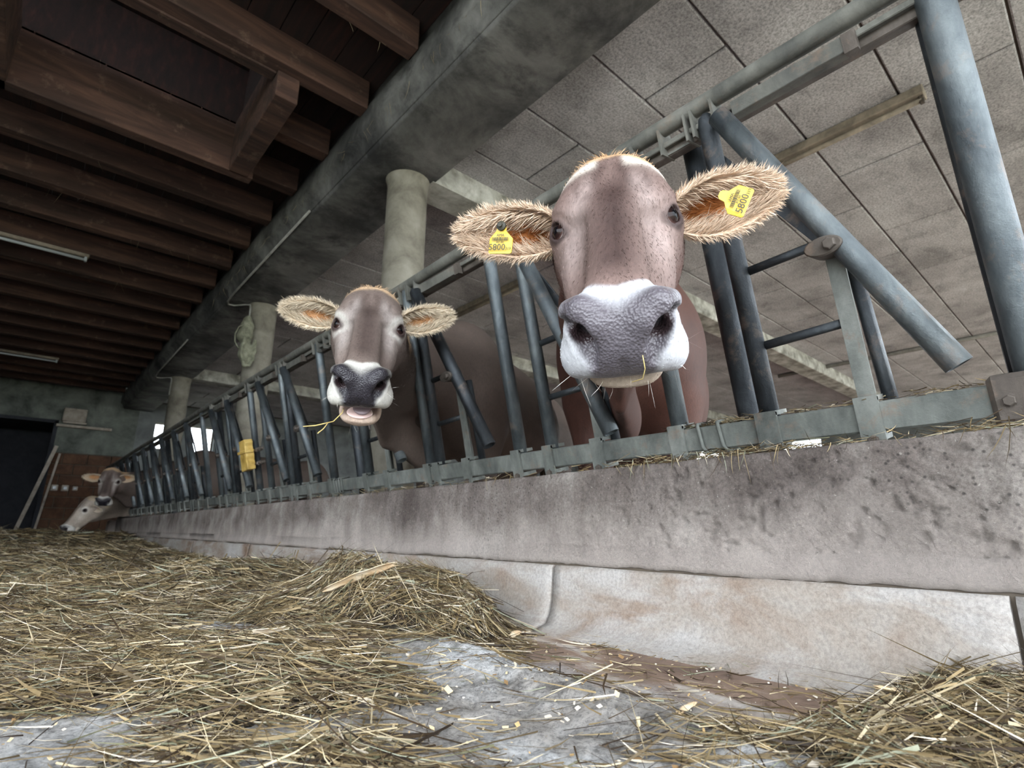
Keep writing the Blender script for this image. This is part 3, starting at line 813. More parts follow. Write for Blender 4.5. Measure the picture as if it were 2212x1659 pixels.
EYE_C = np.array([0.0890, 0.172, -0.067]); EYE_R = 0.0245
EYE_D = nrm((0.74, 0.22, 0.64)); EYE_T = nrm(np.cross(nrm((0.1, 0.25, -1)), EYE_D)); EYE_U = np.cross(EYE_D, EYE_T)
def head_sdf(L, mouth_open=0.0, detail=True):
    """L: points in head space, x sideways, y from the poll to the muzzle, z out of the face (metres)."""
    p = L.copy(); sx = p[:, 0].copy(); p[:, 0] = np.sqrt(p[:, 0] ** 2 + 1e-6)
    d = ell(p, (0, 0.10, -0.105), (0.096, 0.125, 0.090))
    d = smin(d, ell(p, (0, 0.022, -0.078), (0.074, 0.046, 0.056)), 0.05)
    d = smin(d, ell(p, (0.028, 0.115, -0.060), (0.066, 0.110, 0.052)), 0.04)
    d = smin(d, ell(p, (0.080, 0.150, -0.068), (0.036, 0.048, 0.036)), 0.03)
    d = smin(d, cap(p, (0.052, 0.085, -0.044), (0.078, 0.150, -0.046), 0.020, 0.024), 0.03)
    d = smax(d, -ell(p, (0, 0.165, 0.030), (0.030, 0.085, 0.040)), 0.03)
    d = smin(d, cap(p, (0, 0.21, -0.088), (0, 0.41, -0.072), 0.078, 0.060), 0.05)
    d = smin(d, cap(p, (0.016, 0.20, -0.046), (0.014, 0.40, -0.038), 0.044, 0.035), 0.03)
    d = smin(d, ell(p, (0.066, 0.265, -0.098), (0.030, 0.085, 0.040)), 0.04)
    d = smin(d, ell(p, (0.062, 0.155, -0.150), (0.040, 0.088, 0.078)), 0.045)
    # lower jaw
    o = mouth_open
    jaw = cap(p, (0.052, 0.150, -0.205), (0.024, 0.40, -0.142 - o * 0.6), 0.042, 0.030)
    jaw = smin(jaw, cap(p, (0.0, 0.20, -0.185), (0.0, 0.41, -0.140 - o * 0.7), 0.036, 0.032), 0.03)
    d = smin(d, jaw, 0.05)
    # muzzle
    d = smin(d, ell(p, (0, 0.425, -0.058), (0.074, 0.060, 0.056)), 0.03)
    d = smin(d, ell(p, (0.046, 0.440, -0.040), (0.036, 0.036, 0.036)), 0.022)
    d = smin(d, ell(p, (0.050, 0.448, -0.092), (0.042, 0.046, 0.036)), 0.03)
    d = smin(d, ell(p, (0.0, 0.460, -0.085), (0.056, 0.034, 0.042)), 0.025)
    d = smin(d, ell(p, (0.074, 0.452, -0.106), (0.020, 0.030, 0.026)), 0.02)
    # chin, lower lip
    chin = ell(p, (0, 0.428, -0.148 - o), (0.054, 0.052, 0.027))
    chin = smin(chin, ell(p, (0.034, 0.425, -0.142 - o * 0.95), (0.030, 0.050, 0.022)), 0.02)
    if o: chin = smin(chin, ell(p, (0.0, 0.466, -0.132 - o), (0.046, 0.017, 0.012)), 0.012)
    d = smin(d, chin, 0.010)
    # mouth slit
    if o:
        cut = ell(p, (0, 0.480, -0.128 - o * 0.42), (0.060, 0.095, 0.004 + o * 0.44))
        d = smax(d, -cut, 0.012)
    else:
        zc = p[:, 2] + 0.127 + 1.1 * p[:, 0] ** 2
        cut = np.maximum(np.abs(zc) - 0.0022, np.sqrt((p[:, 0] / 0.080) ** 2 + ((p[:, 1] - 0.475) / 0.075) ** 2) * 0.07 - 0.07)
        d = smax(d, -cut, 0.006)
    # nostrils: a comma-shaped hole with a raised wing
    d = smin(d, chain(p, [(0.024, 0.470, -0.066), (0.036, 0.462, -0.026), (0.056, 0.446, -0.006), (0.074, 0.432, -0.018)], [0.010, 0.013, 0.014, 0.012], 0.012), 0.022)
    hole = chain(p, [(0.044, 0.490, -0.078), (0.048, 0.480, -0.056), (0.058, 0.466, -0.034), (0.072, 0.452, -0.028), (0.082, 0.440, -0.038)], [0.006, 0.0125, 0.0150, 0.0110, 0.005], 0.012)
    hole = smin(hole, cap(p, (0.056, 0.472, -0.046), (0.044, 0.420, -0.050), 0.0150, 0.010), 0.012)
    d = smax(d, -hole, 0.009)
    # philtrum groove
    d = smax(d, -cap(p, (0, 0.500, -0.075), (0, 0.498, -0.125), 0.0035, 0.006), 0.012)
    # eye socket and lids
    d = smax(d, -ell(p, EYE_C + EYE_D * 0.020, (0.030, 0.024, 0.018), [EYE_T, EYE_U, EYE_D]), 0.020)
    lid = ell(p, EYE_C, (0.0285, 0.0285, 0.0285))
    lid = smin(lid, ell(p, EYE_C - EYE_U * 0.006 + EYE_D * 0.004, (0.032, 0.022, 0.025), [EYE_T, EYE_U, EYE_D]), 0.008)
    brow = cap(p, EYE_C + EYE_T * 0.026 + EYE_U * 0.017, EYE_C - EYE_T * 0.024 + EYE_U * 0.017, 0.010, 0.010)
    lid = smin(lid, brow, 0.012)
    lid = smax(lid, -ell(p, EYE_C + EYE_D * 0.028, (0.0225, 0.0150, 0.032), [EYE_T, EYE_U, EYE_D]), 0.004)
    d = smin(d, lid, 0.010)
    d = smax(d, -ell(p, EYE_C, (EYE_R + 0.0004,) * 3), 0.002)
    # groove between eye and nose, hollow of the cheek, temple hollow
    d = smax(d, -cap(p, (0.062, 0.215, -0.030), (0.070, 0.40, -0.036), 0.014, 0.008), 0.035)
    d = smax(d, -ell(p, (0.112, 0.105, -0.085), (0.022, 0.035, 0.03)), 0.035)
    if detail:   # wrinkles and slow asymmetry
        w = np.sin(p[:, 1] * 210 + 6 * np.sin(sx * 60)) * np.exp(-((p[:, 0] - 0.058) / 0.018) ** 2 - ((p[:, 1] - 0.128) / 0.03) ** 2)
        d = d + 0.0012 * w
        w2 = np.sin(p[:, 0] * 330 + p[:, 1] * 60) * np.exp(-((p[:, 0] - 0.07) / 0.02) ** 2 - ((p[:, 1] - 0.225) / 0.03) ** 2)
        d = d + 0.0009 * w2
        d = d + 0.0012 * np.sin(sx * 41 + 1) * np.sin(p[:, 1] * 37) * np.sin(p[:, 2] * 45)
    return d

def polygonise(f, lo, hi, h):
    lo = np.array(lo, np.float64); n = np.ceil((np.array(hi) - lo) / h).astype(int) + 1
    cs = 4
    nc = np.ceil(n / cs).astype(int) + 1
    gx = [lo[i] + np.arange(nc[i]) * h * cs for i in range(3)]
    C = np.stack(np.meshgrid(*gx, indexing='ij'), -1).reshape(-1, 3).astype(np.float32)
    dc = f(C).reshape(nc)
    near = np.abs(dc) < h * cs * 2.6
    nf = nc * cs
    up = lambda a: np.repeat(np.repeat(np.repeat(a, cs, 0), cs, 1), cs, 2)
    # a fine cell takes the coarse node below it: dilate the band by one node each way
    m = near.copy()
    for ax in range(3):
        m |= np.roll(near, 1, ax) | np.roll(near, -1, ax)
    arr = up(dc).astype(np.float32); msk = up(m)
    idx = np.argwhere(msk)
    P = (lo + idx * h).astype(np.float32)
    out = np.empty(len(P), np.float32)
    for s in range(0, len(P), 400000): out[s:s + 400000] = f(P[s:s + 400000])
    arr[msk] = out
    g = openvdb.FloatGrid(0.1)
    g.copyFromArray(np.clip(arr, -0.1, 0.1).astype(np.float32))
    pts, quads = g.convertToQuads(0.0)
    pts = pts.astype(np.float64) * h + lo
    a, b, c3 = pts[quads[0, 0]], pts[quads[0, 1]], pts[quads[0, 2]]
    return pts, quads.astype(np.int64)

def orient(f, v, q):
    """flip the quads if they look inwards"""
    i = np.linspace(0, len(q) - 1, 200).astype(int)
    c = v[q[i]].mean(1); nn = np.cross(v[q[i, 1]] - v[q[i, 0]], v[q[i, 2]] - v[q[i, 0]])
    nn /= np.linalg.norm(nn, axis=1)[:, None] + 1e-12
    g = f((c + nn * 0.002).astype(np.float32)) - f((c - nn * 0.002).astype(np.float32))
    return q[:, ::-1] if (g > 0).mean() < 0.5 else q

def clip_plane(v, q, c, n, keep_positive, ov):
    s = (v[q].mean(1) - c) @ n
    k = s > -ov if keep_positive else s < ov
    q = q[k]; used = np.unique(q); re = np.full(len(v), -1); re[used] = np.arange(len(used))
    return v[used], re[q]

def ear_mesh(base, tip, front, length_scale=1.0, width=0.062, fold=0.0, curl=0.35, nu=26, nv=25):
    """a leaf-shaped cupped ear with thickness; base, tip, front (opening direction) in head space"""
    base = np.array(base, float); tip = np.array(tip, float); ax = tip - base; L = np.linalg.norm(ax); ax /= L
    fr = np.array(front, float); fr -= ax * (fr @ ax); fr /= np.linalg.norm(fr); side = np.cross(ax, fr)
    us = np.linspace(0, 1, nu)
    wprof = np.interp(us, [0, 0.08, 0.25, 0.5, 0.72, 0.88, 0.96, 1.0], [0.42, 0.55, 0.86, 1.0, 0.90, 0.62, 0.36, 0.06]) * width
    phi = np.interp(us, [0, 0.15, 0.4, 0.7, 1.0], [2.6, 2.3, 1.75, 1.15, 0.75])     # half opening angle of the section arc
    V = []
    for layer, th in ((0, 0.0), (1, 0.0052)):
        for u, w, ph in zip(us, wprof, phi):
            R = w / max(math.sin(min(ph, math.pi / 2)), 0.3)
            if ph > math.pi / 2: R = w
            th_u = th * (1 - 0.5 * u)
            cen = base + ax * (u * L) + fr * (0.010 * math.sin(u * 3.1) + curl * 0.05 * (u ** 2)) 
            for t in np.linspace(-1, 1, nv):
                a = t * ph
                rr = R + th_u
                off = math.cos(a) * rr - R * math.cos(ph * 0.55)
                e = cen - fr * off + side * (math.sin(a) * rr)
                V.append(e + ax * (-0.012 * t * t * (1 - u)))
    V = np.array(V); N = nu * nv
    Fq = []
    for i in range(nu - 1):
        for j in range(nv - 1):
            a = i * nv + j
            Fq.append((a, a + 1, a + nv + 1, a + nv)); Fq.append((N + a, N + a + nv, N + a + nv + 1, N + a + 1))
    for i in range(nu - 1):
        for j, fl in ((0, False), (nv - 1, True)):
            a = i * nv + j
            f = (a, a + nv, N + a + nv, N + a)
            Fq.append(f[::-1] if fl else f)
    for j in range(nv - 1):
        a = (nu - 1) * nv + j
        Fq.append((a, a + 1, N + a + 1, N + a)); a = j; Fq.append((a, N + a, N + a + 1, a + 1))
    U = np.concatenate([np.repeat(us, nv)] * 2); Tt = np.concatenate([np.tile(np.linspace(-1, 1, nv), nu)] * 2)
    inner = np.concatenate([np.ones(N), np.zeros(N)])
    return V, np.array(Fq), U, Tt, inner, (ax, fr, side)

def ribbons(root, tip, width, col0, col1, bend=None, seg=2):
    """thin tapering hair strips; root, tip (n,3)"""
    n = len(root); d = tip - root; ln = np.linalg.norm(d, axis=1, keepdims=True) + 1e-9
    view = root - CAM[None] if True else None
    r = rng.normal(size=(n, 3)); w = np.cross(d / ln, r); w /= np.linalg.norm(w, axis=1, keepdims=True) + 1e-9
    V = np.empty((n, 2 * seg + 1, 3), np.float32); Cc = np.empty((n, 2 * seg + 1, 3), np.float32)
    for s in range(seg):
        t = s / seg
        c = root + d * t + (0 if bend is None else bend * (t * t))
        V[:, 2 * s] = c - w * (width[:, None] * (1 - 0.5 * t)); V[:, 2 * s + 1] = c + w * (width[:, None] * (1 - 0.5 * t))
        Cc[:, 2 * s] = Cc[:, 2 * s + 1] = col0 * (1 - t) + col1 * t
    V[:, -1] = tip + (0 if bend is None else bend); Cc[:, -1] = col1
    b = (np.arange(n) * (2 * seg + 1))[:, None]
    tri = []
    for s in range(seg - 1):
        o = 2 * s
        tri += [b + np.array([[o, o + 1, o + 3]]), b + np.array([[o, o + 3, o + 2]])]
    o = 2 * (seg - 1); tri.append(b + np.array([[o, o + 1, o + 2]]))
    return V.reshape(-1, 3), np.concatenate(tri), Cc.reshape(-1, 3)

def mesh_with_cols(name, v, faces4, faces3, col, alpha, smooth=True):
    me = bpy.data.meshes.new(name)
    me.vertices.add(len(v)); me.vertices.foreach_set('co', np.asarray(v, np.float32).ravel())
    l4 = np.asarray(faces4, np.int32).ravel(); l3 = np.asarray(faces3, np.int32).ravel() if faces3 is not None and len(faces3) else np.empty(0, np.int32)
    me.loops.add(len(l4) + len(l3)); me.loops.foreach_set('vertex_index', np.concatenate([l4, l3]).astype(np.int32))
    n4, n3 = len(l4) // 4, len(l3) // 3
    me.polygons.add(n4 + n3)
    me.polygons.foreach_set('loop_start', np.concatenate([np.arange(n4) * 4, len(l4) + np.arange(n3) * 3]).astype(np.int32))
    me.polygons.foreach_set('use_smooth', np.full(n4 + n3, smooth, bool))
    a = me.color_attributes.new('col', 'FLOAT_COLOR', 'POINT')
    c = np.ones((len(v), 4), np.float32); c[:, :3] = col; c[:, 3] = alpha
    a.data.foreach_set('color', c.ravel())
    me.update(calc_edges=True); me.validate()
    return me

# materials of the animals
def coat_material():
    q = NT('cow_coat', 0.62, 0, 0.35)
    a = q.n.new('ShaderNodeAttribute'); a.attribute_name = 'col'
    nose = a.outputs['Alpha']                    # 1 on the bare nose pad
    fur = q.noise(160, 4, 0.7, 0.4, (1, 1, 0.35))
    blot = q.ramp(q.noise(9, 5, 0.6), [(0.3, 0.84), (0.7, 1.12)])
    c = q.mix(1.0, a.outputs['Color'], blot, 'MULTIPLY')
    g = q.ramp(fur, [(0.3, 0.78), (0.7, 1.16)])
    c2 = q.mix(1.0, c, g, 'MULTIPLY')
    q.color(q.mix(nose, c2, c))
    rg = q.n.new('ShaderNodeMapRange'); rg.inputs[3].default_value = 0.68; rg.inputs[4].default_value = 0.30
    q.l(nose, rg.inputs[0]); q.rough(rg.outputs[0])
    vor = q.voro(230); vor2 = q.math('ADD', q.math('MULTIPLY', vor, 1.6), q.noise(70, 5, 0.7))
    hmix = q.n.new('ShaderNodeMix'); hmix.data_type = 'FLOAT'
    q.l(nose, hmix.inputs[0]); q.l(fur, hmix.inputs[2]); q.l(vor2, hmix.inputs[3])
    q.bump(hmix.outputs[0], 0.45, 0.0028)
    return q.m
M_COAT = coat_material()
q = NT('cow_hair', 0.6, 0, 0.3); q.color(q.mix(1.0, q.attr(), q.ramp(q.noise(30), [(0.3, 0.85), (0.7, 1.1)]), 'MULTIPLY')); M_HAIR = q.m
q = NT('cow_eye', 0.03, 0, 0.12)
q.color(q.attr()); M_EYE = q.m
q = NT('ear_tag_plastic', 0.45); q.color(q.ramp(q.noise(40), [(0.3, srgb(232, 196, 40)), (0.7, srgb(246, 216, 70))])); q.bump(q.noise(60), 0.05, 0.001); M_TAG = q.m
q = NT('tag_print', 0.6); q.color(q.ramp(q.noise(50), [(0.3, srgb(30, 28, 20)), (0.7, srgb(52, 48, 30))])); M_PRINT = q.m
q = NT('cow_mouth_wet', 0.22); q.color(q.attr()); q.bump(q.noise(120), 0.2, 0.001); M_WET = q.m

dim(M_TAG, (0.62, 0.58, 0.6))
def gs(v, c, s): return np.exp(-((v - c) / s) ** 2)
def sstep(a, b, x):
    t = np.clip((x - a) / (b - a), 0, 1); return t * t * (3 - 2 * t)
def lerp(a, b, t): return a * (1 - t[:, None]) + np.array(b, float) * t[:, None]

PAL = {
    'warm': dict(coat=srgb(106, 87, 81), dark=srgb(58, 42, 38), pale=srgb(150, 134, 129), body=srgb(74, 44, 34), bodyd=srgb(48, 28, 22), poll=srgb(186, 150, 112), patch=srgb(206, 196, 184), nose=srgb(84, 79, 84), ring=srgb(174, 174, 177), lip=srgb(176, 160, 144), earin=srgb(168, 104, 54), earout=srgb(164, 124, 90), earhair=srgb(214, 190, 166)),
    'grey': dict(coat=srgb(108, 94, 87), dark=srgb(70, 57, 52), pale=srgb(158, 148, 143), body=srgb(82, 70, 63), bodyd=srgb(54, 44, 38), poll=srgb(190, 160, 128), patch=srgb(186, 168, 150), nose=srgb(46, 43, 48), ring=srgb(192, 188, 180), lip=srgb(186, 164, 148), earin=srgb(190, 140, 94), earout=srgb(170, 140, 112), earhair=srgb(206, 190, 166)),
    'pale': dict(coat=srgb(178, 164, 150), dark=srgb(136, 120, 108), pale=srgb(214, 204, 192), body=srgb(160, 146, 132), bodyd=srgb(130, 116, 104), poll=srgb(196, 176, 150), patch=srgb(200, 190, 176), nose=srgb(80, 76, 78), ring=srgb(226, 222, 214), lip=srgb(224, 210, 192), earin=srgb(170, 130, 100), earout=srgb(160, 140, 118), earhair=srgb(232, 220, 200)),
}
def head_colours(L, pal, o=0.0, warm=True):
    ax = np.abs(L[:, 0]); y = L[:, 1]; z = L[:, 2]
    n = np.sin(L[:, 0] * 70 + 3 * np.sin(y * 40)) * 0.5 + np.sin(y * 55 + 4 * np.sin(z * 50)) * 0.5
    c = np.tile(np.array(pal['coat']), (len(L), 1))
    c = lerp(c, pal['dark'], 1.0 * gs(ax, 0.0, 0.044) * sstep(0.07, 0.15, y) * (1 - sstep(0.34, 0.42, y)))
    c = lerp(c, pal['dark'], 0.45 * gs(ax, 0.03, 0.03) * gs(y, 0.09, 0.05))
    c = lerp(c, pal['pale'], 0.7 * gs(ax, 0.075, 0.022) * gs(y, 0.245, 0.06) * sstep(-0.13, -0.07, z))
    c = lerp(c, pal['pale'], 0.6 * gs(ax, 0.058, 0.016) * gs(y, 0.165, 0.05))
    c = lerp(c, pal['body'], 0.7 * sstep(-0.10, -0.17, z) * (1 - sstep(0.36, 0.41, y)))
    # darker whorl lines on the forehead and pale rim under the brow
    c = lerp(c, pal['dark'], 0.55 * gs(ax, 0.020 + 0.35 * (y - 0.09), 0.010) * sstep(0.05, 0.08, y) * (1 - sstep(0.15, 0.18, y)))
    c = lerp(c, pal['dark'], 0.5 * gs(ax, 0.062, 0.008) * gs(y, 0.125, 0.035))
    c = lerp(c, pal['pale'], 0.35 * gs(ax, 0.042, 0.012) * gs(y, 0.13, 0.04))
    # poll
    tp = 1 - sstep(0.010, 0.05, y + 0.012 * n - 0.10 * ax)
    c = lerp(c, pal['poll'], tp)
    if warm:
        c = lerp(c, pal['patch'], gs(y + 0.006 * n, 0.042 + 0.25 * ax, 0.020) * sstep(0.016, 0.034, ax))
    # eye surround and lids
    p = np.stack([ax, y, z], 1); r = np.linalg.norm(p - EYE_C, axis=1)
    if not warm: c = lerp(c, pal['ring'], 0.75 * np.exp(-((r - 0.042) / 0.010) ** 2) * sstep(-0.02, 0.03, (p - EYE_C) @ EYE_D))
    c = lerp(c, srgb(54, 40, 38), (1 - sstep(0.0292, 0.036, r)) * sstep(-0.004, 0.006, (p - EYE_C) @ EYE_D))
    # muzzle: pale ring, bare pad, lips
    ring = sstep(0.398, 0.412, y + 0.004 * n + 0.28 * ax - 0.012 - 0.10 * np.maximum(0, -z - 0.04))
    c = lerp(c, pal['ring'], ring)
    hwid = np.interp(z, [-0.125, -0.105, -0.075, -0.045, -0.015, 0.01], [0.042, 0.048, 0.056, 0.078, 0.090, 0.080]) + 0.003 * n
    pad = (1 - sstep(-0.009, 0.008, ax - hwid)) * sstep(0.416, 0.456, y + 0.30 * ax - 0.006 + 0.003 * n) * sstep(-0.128, -0.119, z)
    c = lerp(c, pal['nose'], np.clip(pad, 0, 1))
    c = lerp(c, pal['lip'], sstep(-0.124, -0.130, z) * sstep(0.37, 0.39, y))
    # nostril inside coloured dark; shade of the mouth gap put into its colour
    hl = np.linalg.norm((p - np.array([0.053, 0.452, -0.046])) / np.array([0.026, 0.020, 0.024]), axis=1)
    c = lerp(c, srgb(52, 40, 42), 1 - sstep(0.7, 1.05, hl))
    if o:
        inside = sstep(0.060, 0.05, ax) * sstep(0.468, 0.455, y) * gs(z, -0.128 - o * 0.42, 0.006 + o * 0.40) * sstep(0.36, 0.40, y)
        c = lerp(c, srgb(66, 36, 36), np.clip(inside * 1.5, 0, 1)); pad = pad * (1 - inside)
    return c, np.clip(pad, 0, 1)

def make_cow(name, label, R, T, s, body, pal, hh, hb, cut, ears, o=0.0, warm=True, hair=1.0, tags=(), bbox_body=None, legs=True, hair_seed=1):
    """body(P) -> signed distance of neck and trunk in world space; cut = (point, normal from head to trunk)"""
    global rng
    rng = np.random.default_rng(hair_seed)
    R = np.array(R, np.float64); T = np.array(T, np.float64); pal = PAL[pal]
    toL = lambda P: (((P - T) @ R) / s).astype(np.float32)
    toW = lambda L: (np.asarray(L) * s) @ R.T + T
    f = lambda P: smin(head_sdf(toL(P), o) * s, body(P), 0.06)
    fc = lambda P: smin(head_sdf(toL(P), o, False) * s, body(P), 0.06)
    cc, cn = np.array(cut[0], float), nrm(cut[1])
    # head box
    corners = np.array([[x, y, z] for x in (-0.14, 0.14) for y in (-0.06, 0.52) for z in (-0.28 - o, 0.03)])
    cw = toW(corners)
    lo = np.minimum(cw.min(0), cc - 0.20); hi = np.maximum(cw.max(0), cc + 0.20)
    v, q = polygonise(f, lo - 0.01, hi + 0.01, hh)
    q = orient(f, v, q)
    v, q = clip_plane(v, q, cc, cn, False, hh * 0.6)
    # drop caps on the sides of the box
    m = ((v[q].mean(1) > lo - 0.01 + 2 * hh) & (v[q].mean(1) < hi + 0.01 - 2 * hh)).all(1); q = q[m]
    vb, qb = polygonise(fc, bbox_body[0], bbox_body[1], hb)
    qb = orient(fc, vb, qb)
    vb, qb = clip_plane(vb, qb, cc, cn, True, hb * 0.5)
    # the trunk grid is coarse: project its points on the exact surface
    for it in range(2):
        e = hb * 0.25; P = vb.astype(np.float32); d0 = fc(P)
        g = np.stack([fc(P + np.array(a, np.float32) * e) - fc(P - np.array(a, np.float32) * e) for a in np.eye(3)], 1) / (2 * e)
        vb = vb - (d0 / (np.sum(g * g, 1) + 1e-6))[:, None] * g
    Lh, Lb = toL(v), toL(vb)
    ch, ah = head_colours(Lh, pal, o, warm)
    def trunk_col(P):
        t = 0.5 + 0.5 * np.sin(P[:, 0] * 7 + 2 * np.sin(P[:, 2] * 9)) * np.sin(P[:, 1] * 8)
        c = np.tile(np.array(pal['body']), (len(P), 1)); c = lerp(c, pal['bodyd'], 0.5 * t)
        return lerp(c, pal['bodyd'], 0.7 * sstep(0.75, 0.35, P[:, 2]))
    # blend head colours into trunk colours behind the jaw
    w = sstep(0.02, 0.10, -head_sdf(Lh, o, False) * 0 + np.linalg.norm(np.maximum(np.abs(Lh - np.array([0, 0.2, -0.1])) - np.array([0.1, 0.27, 0.13]), 0), axis=1))
    ch = ch * (1 - w[:, None]) + trunk_col(v) * w[:, None]; ah = ah * (1 - w)
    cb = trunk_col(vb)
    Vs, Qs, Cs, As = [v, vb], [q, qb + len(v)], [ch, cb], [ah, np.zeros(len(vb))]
    nb = len(v) + len(vb)
    # ears
    hr, ht, hw, hc0, hc1, hbend = [], [], [], [], [], []
    ear_frames = []
    for (base, tip, front, wd_, fold) in ears:
        ve, fe, U, Tt, inner, fr = ear_mesh(base, tip, front, width=wd_, curl=fold)
        vw = toW(ve)
        ce = np.where((inner > 0.5)[:, None], np.array(pal['earin'])[None], np.array(pal['earout'])[None]).astype(float)
        edge = sstep(0.25, 0.6, np.abs(Tt + 0.1)) + sstep(0.55, 0.8, U)
        ce = lerp(ce, pal['earhair'], np.clip(edge, 0, 1) * 0.8)
        ce = lerp(ce, pal['earin'], 0.9 * (inner > 0.5) * gs(Tt, -0.1, 0.25) * (1 - sstep(0.45, 0.7, U)))
        ce = lerp(ce, srgb(120, 100, 96), 0.5 * sstep(0.93, 1.0, U))
        Vs.append(vw); Qs.append(fe + nb); Cs.append(ce); As.append(np.zeros(len(vw))); nb += len(vw)
        ear_frames.append((ve, U, Tt, inner, fr))
        # fur of the ear: rim fringe, long hairs inside the cup, short coat outside
        ax, fv, sd = [R @ a for a in fr]
        nfr = int(4200 * hair)
        if nfr:
            i4 = rng.integers(0, len(fe), nfr * 3); wq = rng.dirichlet((1, 1, 1, 1), nfr * 3)
            rt = np.einsum('ij,ijk->ik', wq, vw[fe[i4]]); uu = (wq * U[fe[i4]]).sum(1); tt = (wq * Tt[fe[i4]]).sum(1); inn = (wq * inner[fe[i4]]).sum(1) > 0.5
            p_keep = np.where(inn, np.where(np.abs(tt) > 0.3, 1.0, 0.45), 0.8)
            k = rng.random(len(rt)) < p_keep
            rt, uu, tt, inn = rt[k], uu[k], tt[k], inn[k]
            n = len(rt)
            nrm_dir = np.where(inn[:, None], fv[None] * 0.55 - sd[None] * tt[:, None] * 0.9, -fv[None] * 0.25 + sd[None] * np.sign(tt)[:, None] * (np.abs(tt) > 0.7)[:, None] * 0.9)
            rim = (np.abs(tt) > 0.8) | (uu > 0.9)
            nrm_dir = np.where(rim[:, None], sd[None] * np.sign(tt)[:, None] * 0.8 + fv[None] * 0.15, nrm_dir)
            ln = np.where(inn, np.where(np.abs(tt) > 0.3, 0.036, 0.020), 0.013) * (0.5 + 0.9 * rng.random(n)); ln = np.where(rim, 0.016 * (0.4 + rng.random(n)), ln)
            dv = nrm_dir * 0.55 + ax[None] * (0.75 - 0.2 * rim[:, None]) + rng.normal(size=(n, 3)) * 0.22
            dv /= np.linalg.norm(dv, axis=1)[:, None]
            hr.append(rt); ht.append(rt + dv * (ln * s)[:, None]); hw.append(0.00055 + 0.0005 * rng.random(n))
            base_c = np.where((inn & (np.abs(tt + 0.1) < 0.22) & (uu < 0.6))[:, None], np.array(pal['earin']), np.array(pal['earhair']) * 0.92)
            base_c = np.where((~inn & ~rim)[:, None], np.array(pal['earout']), base_c)
            base_c = base_c * (0.75 + 0.45 * rng.random((n, 1)))
            hc0.append(base_c * 0.9); hc1.append(np.clip(base_c * 1.12, 0, 1)); hbend.append(rng.normal(size=(n, 3)) * 0.002)
    root = empty(name, (float(body.ground[0]), float(body.ground[1]), 0.0))
    props(root, label, 'cow', 'cows at the feed fence')
    V = np.concatenate(Vs); Q = np.concatenate(Qs); Cc = np.concatenate(Cs); Al = np.concatenate(As)
    me = mesh_with_cols(name + '_body', V, Q, None, Cc, Al)
    link('body', me, M_COAT, root)
    # short coat hair on the head
    nh = int(16000 * hair)
    if nh:
        # area-uniform samples on the head quads
        fa = np.linalg.norm(np.cross(v[q[:, 2]] - v[q[:, 0]], v[q[:, 3]] - v[q[:, 1]]), axis=1)
        i4 = rng.choice(len(q), nh, p=fa / fa.sum()); wq = rng.dirichlet((1, 1, 1, 1), nh)
        rt = np.einsum('ij,ijk->ik', wq, v[q[i4]]); cl_ = np.einsum('ij,ijk->ik', wq, ch[q[i4]]); al_ = (wq * ah[q[i4]]).sum(1)
        nn = np.cross(v[q[i4, 2]] - v[q[i4, 0]], v[q[i4, 3]] - v[q[i4, 1]]); nn /= np.linalg.norm(nn, axis=1)[:, None] + 1e-12
        lq = toL(rt)
        rE = np.linalg.norm(np.stack([np.abs(lq[:, 0]), lq[:, 1], lq[:, 2]], 1) - EYE_C, axis=1)
        k = (al_ < 0.25) & (rE > 0.030); rt, cl_, nn, lq = rt[k], cl_[k], nn[k], lq[k]; n = len(rt)
        up_ = -R[:, 1]; whirl = sstep(0.10, 0.16, lq[:, 1])
        flow = np.where((lq[:, 1] < 0.13)[:, None], up_[None] + R[:, 0][None] * np.sign(lq[:, 0])[:, None] * 0.5, R[:, 1][None] + R[:, 0][None] * np.sign(lq[:, 0])[:, None] * 0.4)
        flow = flow - nn * np.sum(flow * nn, 1)[:, None]; flow /= np.linalg.norm(flow, axis=1)[:, None] + 1e-9
        tuft = 1 - sstep(0.0, 0.06, lq[:, 1])
        muz = sstep(0.40, 0.43, lq[:, 1])
        ln = (0.0065 + 0.018 * tuft - 0.003 * muz) * (0.6 + 0.8 * rng.random(n))
        dv = flow * 0.95 + nn * (0.20 + 0.30 * tuft)[:, None] + rng.normal(size=(n, 3)) * 0.16
        hr.append(rt); ht.append(rt + dv * (ln * s)[:, None]); hw.append(0.00035 + 0.0003 * rng.random(n))
        f0 = 0.80 + 0.22 * rng.random((n, 1))
        hc0.append(cl_ * f0 * 0.95); hc1.append(np.clip(cl_ * f0 * 1.1, 0, 1)); hbend.append(-nn * (ln * 0.25)[:, None])
        # whiskers on lips and chin
        nw = 30
        k = np.argsort(rng.random(n) - 2.0 * ((lq[:, 1] > 0.40) & (lq[:, 2] < -0.06)))[:nw]
        wl = 0.02 + 0.035 * rng.random(nw)
        dv = nn[k] * 0.8 + R[:, 1] * 0.3 + rng.normal(size=(nw, 3)) * 0.35 + np.array([0, 0, -0.25]); dv /= np.linalg.norm(dv, axis=1)[:, None]
        hr.append(rt[k]); ht.append(rt[k] + dv * wl[:, None]); hw.append(np.full(nw, 0.00025))
        cw_ = np.tile(np.array(srgb(236, 230, 220)), (nw, 1)); hc0.append(cw_); hc1.append(cw_); hbend.append(rng.normal(size=(nw, 3)) * 0.004)
    if hr:
        hv, hf_, hcl = ribbons(np.concatenate(hr), np.concatenate(ht), np.concatenate(hw), np.concatenate(hc0), np.concatenate(hc1), np.concatenate(hbend), 2)
        o_ = link('fur', fast_mesh('fur', hv, hf_, False, hcl), M_HAIR, root); o_['kind'] = 'stuff'
